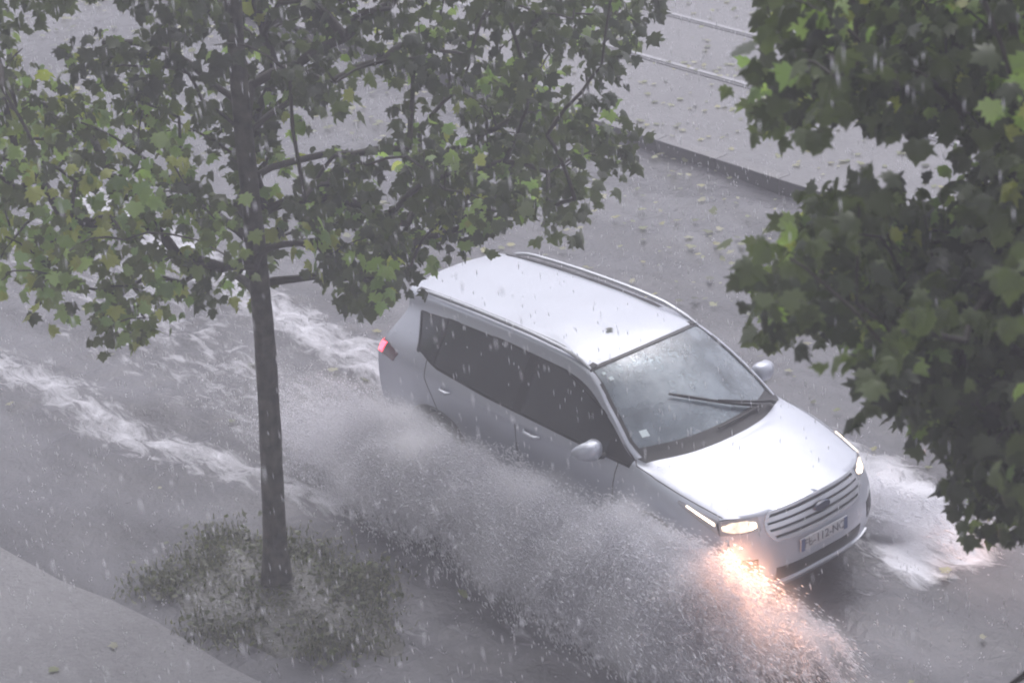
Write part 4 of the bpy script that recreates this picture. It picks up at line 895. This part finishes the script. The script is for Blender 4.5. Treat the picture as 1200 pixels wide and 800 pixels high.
def pxd(c):   # distance-based helper in world space: low outer sprays of the near side get more pale leaves, coloured as if lit
    return c
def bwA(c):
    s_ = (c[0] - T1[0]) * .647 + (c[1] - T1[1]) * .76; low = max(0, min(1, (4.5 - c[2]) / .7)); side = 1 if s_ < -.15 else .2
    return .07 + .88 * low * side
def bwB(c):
    e = max(0, min(1, (5.7 - c[0]) / 1.5)); return .10 + .72 * e  # leaves toward the left edge painted lighter, as if lit
LIMBS = [
 [(-1.11,-2.54,4.14),(-.91,-2.27,4.26),(-.7,-1.93,4.44),(-.48,-1.51,4.72),(-.3,-1.1,5.0)],
 [(-1.01,-2.65,3.83),(-.95,-2.31,3.99),(-.83,-1.92,4.11),(-.72,-1.59,4.18),(-.73,-1.4,4.25)],
 [(-.92,-2.77,3.51),(-.77,-2.45,3.6),(-.52,-2.08,3.61),(-.29,-1.74,3.61)],
 [(-.86,-2.85,2.86),(-.78,-2.83,2.98),(-.60,-2.72,3.07),(-.42,-2.58,3.06)],
 [(-.88,-2.85,3.06),(-.98,-2.97,3.22),(-1.18,-3.08,3.37),(-1.41,-3.32,3.38)],
 [(-1.10,-2.55,4.25),(-1.35,-2.55,4.53),(-1.52,-2.63,4.71),(-1.71,-2.75,4.87)],
 [(-1.08,-2.63,3.97),(-1.4,-2.71,4.16),(-1.74,-2.81,4.35),(-2.17,-3.13,4.41)]]
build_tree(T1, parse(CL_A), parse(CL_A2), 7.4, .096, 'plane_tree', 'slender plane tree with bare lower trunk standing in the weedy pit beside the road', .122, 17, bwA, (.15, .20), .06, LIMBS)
build_tree(T2, parse(CL_B), parse(CL_B2), 7.2, .13, 'plane_tree', 'dark dense plane tree whose crown reaches in from the right edge of the picture', .118, 15, bwB, (.0, .05), .10)  # extra clusters out of view, added overhead to shade this crown

weeds()
# ------------------------------------------------------------------ fallen leaves and rain splashes on the ground
def ground_z(x, y):
    return .16 if y > KERB_Y + .2 else (.058 if y < -4.3 else .03)
N_ = 2600; P = []; C = []; S = []
while len(P) < N_:
    x = rng.uniform(-22, 5); y = rng.uniform(-7, 14)
    w_ = .25 + .75 * math.exp(-((y - 4.6) / 2.2) ** 2) + .5 * math.exp(-((y - 8) / 3) ** 2)
    if -2.4 < x < 2.4 and abs(y) < 1.05: continue
    if y < 2.4: w_ *= .22
    if rng.uniform() > w_: continue
    if KERB_Y - .02 < y < KERB_Y + .22: continue
    P.append((x, y, ground_z(x, y) + .012)); S.append(rng.uniform(.03, .11))
    C.append(np.array([(.30, .31, .17), (.22, .24, .12), (.36, .35, .24), (.14, .15, .09), (.38, .36, .18)][rng.integers(5)]) * rng.uniform(.7, 1.1))
P = np.array(P); S = np.array(S); C = np.array(C)
A_ = rng.normal(0, 1, (N_, 3)); A_[:, 2] = rng.normal(0, .06, N_)
V, F = make_leaves(P, S, A_, rng.normal(0, .12, N_) + np.pi * (rng.uniform(size=N_) < .5), rng.uniform(-.3, .3, N_))
fo = fastmesh('fallen_leaves', V, F, M['leaf']); tag(fo, 'yellow-green leaves torn off by the storm lying on the wet road and track bed', 'fallen leaves', kind='stuff')
at = fo.data.color_attributes.new('tint', 'FLOAT_COLOR', 'POINT'); CC = np.ones((N_, NLV, 4)); CC[:, :, :3] = C[:, None, :]; at.data.foreach_set('color', CC.reshape(-1).astype(np.float32))
# one wet leaf stuck on the car roof
V, F = make_leaves(np.array([[.0, -.12, 1.678]]), np.array([.07]), np.array([[1., .3, 0.]]), np.array([.0]), np.array([.1]))
lf = fastmesh('leaf', V, F, M['leaf']); tag(lf, 'small dark wet leaf stuck on the silver roof of the car', 'leaf')
at = lf.data.color_attributes.new('tint', 'FLOAT_COLOR', 'POINT'); at.data.foreach_set('color', np.tile([.15, .15, .14, 1.], NLV).astype(np.float32))

# ------------------------------------------------------------------ water in the air
def drops(name, P, D, R, mat):
    """elongated 6-vertex droplets: position, long axis vector, radius"""
    n = len(P); L_ = np.linalg.norm(D, axis=1)[:, None]; d = D / np.maximum(L_, 1e-6)
    u = np.cross(d, np.tile([.3, .9, .2], (n, 1))); u /= np.linalg.norm(u, axis=1)[:, None]; v = np.cross(d, u)
    R = R[:, None]
    V = np.stack([P - D / 2, P + u * R, P + v * R, P - u * R, P - v * R, P + D / 2], 1)
    T = np.array([(0, 2, 1), (0, 3, 2), (0, 4, 3), (0, 1, 4), (5, 1, 2), (5, 2, 3), (5, 3, 4), (5, 4, 1)])
    F = (np.arange(n)[:, None, None] * 6 + T[None]).reshape(-1, 3)
    return fastmesh(name, V.reshape(-1, 3), F, mat)
def drop_mat(name, col, tr):
    m, t, b = newmat(name); b.inputs['Base Color'].default_value = (*col, 1); b.inputs['Roughness'].default_value = .15
    x = t.nodes.new('ShaderNodeBsdfTransparent'); mi = t.nodes.new('ShaderNodeMixShader'); mi.inputs[0].default_value = tr
    tl = t.nodes.new('ShaderNodeBsdfTranslucent'); tl.inputs[0].default_value = (*col, 1)
    m2 = t.nodes.new('ShaderNodeMixShader'); m2.inputs[0].default_value = .5
    t.links.new(b.outputs[0], m2.inputs[1]); t.links.new(tl.outputs[0], m2.inputs[2])
    t.links.new(m2.outputs[0], mi.inputs[1]); t.links.new(x.outputs[0], mi.inputs[2]); t.links.new(mi.outputs[0], t.nodes['Material Output'].inputs[0])
    return m
MD = drop_mat('water_drop', (.93, .93, .96), .1)
# rain: drops through the air between the camera and the street
n = 48000
P = np.stack([rng.uniform(-16, 12, n), rng.uniform(-9, 12, n), rng.uniform(0, 9, n)], 1)
keep = np.linalg.norm(P - np.array(CAM), axis=1) > 6
P = P[keep]; n = len(P)
Lr = rng.uniform(.02, .075, n); D = np.stack([rng.normal(.06, .05, n), rng.normal(.02, .05, n), -np.ones(n)], 1) * Lr[:, None]
rain = drops('rain', P, D, rng.uniform(.0015, .0036, n), MD); tag(rain, 'heavy rain falling across the whole street', 'rain', kind='stuff')
# crown splashes where drops hit
n = 5200
c = np.stack([rng.uniform(-18, 5, n), rng.uniform(-7, 12, n)], 1); k = 3
c = np.repeat(c, k, 0); n *= k
c += rng.normal(0, .012, c.shape)
z = np.array([ground_z(*q) for q in c]) + rng.uniform(.0, .05, n)
P = np.stack([c[:, 0], c[:, 1], z], 1); keep = ~((np.abs(P[:, 0]) < 2.3) & (np.abs(P[:, 1]) < 1.0)); P = P[keep]; n = len(P)
D = rng.normal(0, .008, (n, 3)) + np.array([0, 0, .016])
sp = drops('rain_splashes', P, D, rng.uniform(.002, .0055, n), MD); tag(sp, 'small white splashes of raindrops hitting the flooded ground', 'splashes', kind='stuff')

def ballistic(n, x0, y0, spread, vrel, vlat, vup, tmax, side):
    """drops leaving a wheel: vrel is their speed along x relative to the car (mean, sd)"""
    t = rng.uniform(0.0, 1, n) ** .8 * tmax
    K = max(40, n // 420); fid = (K * rng.uniform(size=n) ** 1.5).astype(int); loose = rng.uniform(size=n) < .28
    ky, kz, kx = rng.uniform(*vlat, K), rng.uniform(*vup, K), rng.normal(vrel[0], vrel[1], K)
    j = .04 + .16 * t                                   # ropes of water fray as they fly
    vy = np.where(loose, rng.uniform(*vlat, n), ky[fid] + rng.normal(0, 1, n) * j * .7)
    vz = np.where(loose, rng.uniform(*vup, n), kz[fid] + rng.normal(0, 1, n) * j)
    vx = np.where(loose, rng.normal(vrel[0], vrel[1], n), kx[fid] + rng.normal(0, 1, n) * j)
    dr = .8; e = (1 - np.exp(-dr * t)) / dr
    clump = .10 * np.sin(7 * vy + 3 * vx) + .08 * np.sin(13 * vx + 5 * vz)       # uneven fingers in the sheet
    sx_ = rng.normal(0, spread, K)[fid] + rng.normal(0, .03, n)
    x = x0 + np.where(loose, rng.normal(0, spread, n), sx_) + vx * t + clump
    y = side * (y0 + np.where(loose, np.abs(rng.normal(0, spread * .6, n)), np.abs(rng.normal(0, spread * .5, K))[fid]) + (vy + clump * 2) * e)
    z = .05 + vz * e - 4.4 * t * t
    vel = np.stack([vx + 4, side * vy * np.exp(-dr * t), vz * np.exp(-dr * t) - 8.8 * t], 1)
    P = np.stack([x, y, z], 1); k = (z > .03)
    k &= ~((np.abs(x) < 2.30 - .30 * (np.abs(y) / .8) ** 4) & (np.abs(y) < .94) & (z < 1.1))
    return P[k], vel[k]
SPRAY = [   # n, x0, y0, spread, vrel, vlat, vup, tmax, side
    (80000, 1.7, .97, .20, (-1.0, 1.4), (.0, 1.5), (1.4, 4.6), .85, -1),     # sheet off the near front wheel
    (34000, 1.6, 1.0, .14, (.1, 1.3), (1.0, 2.5), (.5, 2.2), .50, -1),       # low outer fringe
    (74000, .6, .95, .45, (-1.8, 1.4), (.0, 1.2), (1.6, 4.3), .80, -1),       # thrown back along the doors
    (84000, -1.05, .97, .30, (-1.0, 1.5), (.0, 1.0), (1.4, 4.3), .84, -1),    # rear wheel plume
    (9000, 2.28, .5, .24, (.3, .8), (-.6, 1.6), (.3, 2.4), .40, -1),
    (80000, 1.95, .88, .22, (-.5, .9), (-.1, 1.1), (1.2, 4.4), .82, -1),       # under the bumper corner
    (30000, 1.6, .95, .14, (-.6, 1.6), (.6, 2.4), (.3, 1.7), .40, 1),        # far side bow wave
    (12000, -1.5, .92, .16, (-2.5, 1.4), (-.6, 1.0), (.5, 2.4), .60, 1),
]
PP = []; VV = []
for s_ in SPRAY:
    p, v = ballistic(int(s_[0] * 1.4), *s_[1:]); PP.append(p); VV.append(v)
PA = np.concatenate(PP); VA = np.concatenate(VV); n = len(PA)
R = rng.uniform(.0024, .0062, n) * (1 + 1.6 * (rng.uniform(size=n) < .06))
sd = drops('spray_drops', PA, VA * .006 * rng.uniform(.5, 2, n)[:, None] + rng.normal(0, .002, (n, 3)), R, MD)
tag(sd, 'white droplets thrown up from the flood by the wheels of the car', 'spray', kind='stuff')

# fine mist carried with the droplets: their number per cell, softened, becomes a fog volume
VX = .05; G0 = np.array([-4.6, -3.4, .02]); GN = np.array([162, 126, 36])
H, _ = np.histogramdd(PA, bins=[G0[i] + VX * np.arange(GN[i] + 1) for i in range(3)])
fx = G0[0] + VX * (np.arange(GN[0]) + .5); fy = G0[1] + VX * (np.arange(GN[1]) + .5); fz = G0[2] + VX * (np.arange(GN[2]) + .5)
def blur(A, s_):
    k = np.arange(-int(3 * s_) - 1, int(3 * s_) + 2); g_ = np.exp(-k ** 2 / (2 * s_ * s_)); g_ /= g_.sum()
    for ax in range(3): A = np.apply_along_axis(lambda r: np.convolve(r, g_, 'same'), ax, A)
    return A
H1 = blur(H, .75); H2 = blur(H, 2.6)
nz = blur(rng.normal(size=tuple(GN)), 1.3); nz /= nz.std(); nb = blur(rng.normal(size=tuple(GN)), 3.2); nb /= nb.std()
DEN = (.8 * H1 + .2 * H2) * np.exp(.3 * nz + .55 * nb); DEN = DEN ** 1.1
GX, GY, GZ = np.meshgrid(fx, fy, fz, indexing='ij')
DEN[(np.abs(GX) < 2.31 - .30 * (np.abs(GY) / .8) ** 4) & (np.abs(GY) < .97) & (GZ < 1.2)] = 0
for lx, ly, lz in ((2.13, -.72, .84), (2.13, .72, .84)):
    DEN *= np.clip((np.sqrt((GX - lx) ** 2 + (GY - ly) ** 2 + (GZ - lz) ** 2) - .10) / .35, .04, 1)
DEN[DEN < .02] = 0
me = bpy.data.meshes.new('spray_mist'); me.vertices.add(DEN.size)
me.vertices.foreach_set('co', np.stack([GX, GY, GZ], -1).astype(np.float32).ravel())
at = me.attributes.new('dens', 'FLOAT', 'POINT'); at.data.foreach_set('value', DEN.astype(np.float32).ravel())
mo = bpy.data.objects.new('spray_mist', me); COL.objects.link(mo)
tag(mo, 'pale mist of fine spray hanging along the near side of the car', 'spray', kind='stuff')
mm = bpy.data.materials.new('spray_mist'); mm.use_nodes = True; t = mm.node_tree; t.nodes.clear()
out = t.nodes.new('ShaderNodeOutputMaterial'); pv_ = t.nodes.new('ShaderNodeVolumePrincipled')
pv_.inputs['Color'].default_value = (.992, .99, .998, 1); pv_.inputs['Anisotropy'].default_value = .1; pv_.inputs['Density'].default_value = MIST
t.links.new(pv_.outputs[0], out.inputs['Volume']); me.materials.append(mm)
g = bpy.data.node_groups.new('mist_nodes', 'GeometryNodeTree')
g.interface.new_socket('Geometry', in_out='INPUT', socket_type='NodeSocketGeometry'); g.interface.new_socket('Geometry', in_out='OUTPUT', socket_type='NodeSocketGeometry')
L = g.links.new; N = g.nodes.new
gi = N('NodeGroupInput'); go_ = N('NodeGroupOutput'); vc = N('GeometryNodeVolumeCube'); sm = N('GeometryNodeSetMaterial'); sm.inputs['Material'].default_value = mm
vc.inputs['Min'].default_value = tuple(G0); vc.inputs['Max'].default_value = tuple(G0 + VX * GN)
for i, ax in enumerate('XYZ'): vc.inputs['Resolution ' + ax].default_value = int(GN[i])
ps = N('GeometryNodeInputPosition'); sx = N('ShaderNodeSeparateXYZ'); L(ps.outputs[0], sx.inputs[0])
def gm(op, a_, b_):
    q = N('ShaderNodeMath'); q.operation = op
    for i, v_ in enumerate((a_, b_)):
        if isinstance(v_, (int, float)): q.inputs[i].default_value = v_
        elif v_ is not None: L(v_, q.inputs[i])
    return q.outputs[0]
ix = []
for i in range(3):
    q = gm('FLOOR', gm('MULTIPLY', gm('SUBTRACT', sx.outputs[i], float(G0[i])), 1 / VX), None)
    ix.append(gm('MINIMUM', gm('MAXIMUM', q, 0.0), float(GN[i] - 1)))
id_ = gm('ADD', gm('MULTIPLY', gm('ADD', gm('MULTIPLY', ix[0], float(GN[1])), ix[1]), float(GN[2])), ix[2])
na = N('GeometryNodeInputNamedAttribute'); na.data_type = 'FLOAT'; na.inputs[0].default_value = 'dens'
si = N('GeometryNodeSampleIndex'); si.data_type = 'FLOAT'; si.domain = 'POINT'
L(gi.outputs[0], si.inputs['Geometry']); L(na.outputs[0], si.inputs['Value']); L(id_, si.inputs['Index']); L(si.outputs[0], vc.inputs['Density'])
L(vc.outputs[0], sm.inputs[0]); L(sm.outputs[0], go_.inputs[0])
mo.modifiers.new('mist', 'NODES').node_group = g

# ------------------------------------------------------------------ rain haze over the whole street
hz = MB(); x0, x1, y0, y1, z0, z1 = -320, 320, -320, 320, -1.3, 13.5
hz.add([(x, y, z) for x in (x0, x1) for y in (y0, y1) for z in (z0, z1)], [(0, 1, 3, 2), (4, 6, 7, 5), (0, 4, 5, 1), (2, 3, 7, 6), (0, 2, 6, 4), (1, 5, 7, 3)])
hm = bpy.data.materials.new('rain_haze'); hm.use_nodes = True; t = hm.node_tree; t.nodes.clear()
out = t.nodes.new('ShaderNodeOutputMaterial'); pv_ = t.nodes.new('ShaderNodeVolumePrincipled'); pv_.inputs['Color'].default_value = (.93, .92, .98, 1)
pv_.inputs['Density'].default_value = HAZE; t.links.new(pv_.outputs[0], out.inputs['Volume'])
ho = hz.build('haze', hm, None, False); tag(ho, 'grey curtain of rain haze over the street', 'haze', kind='stuff')
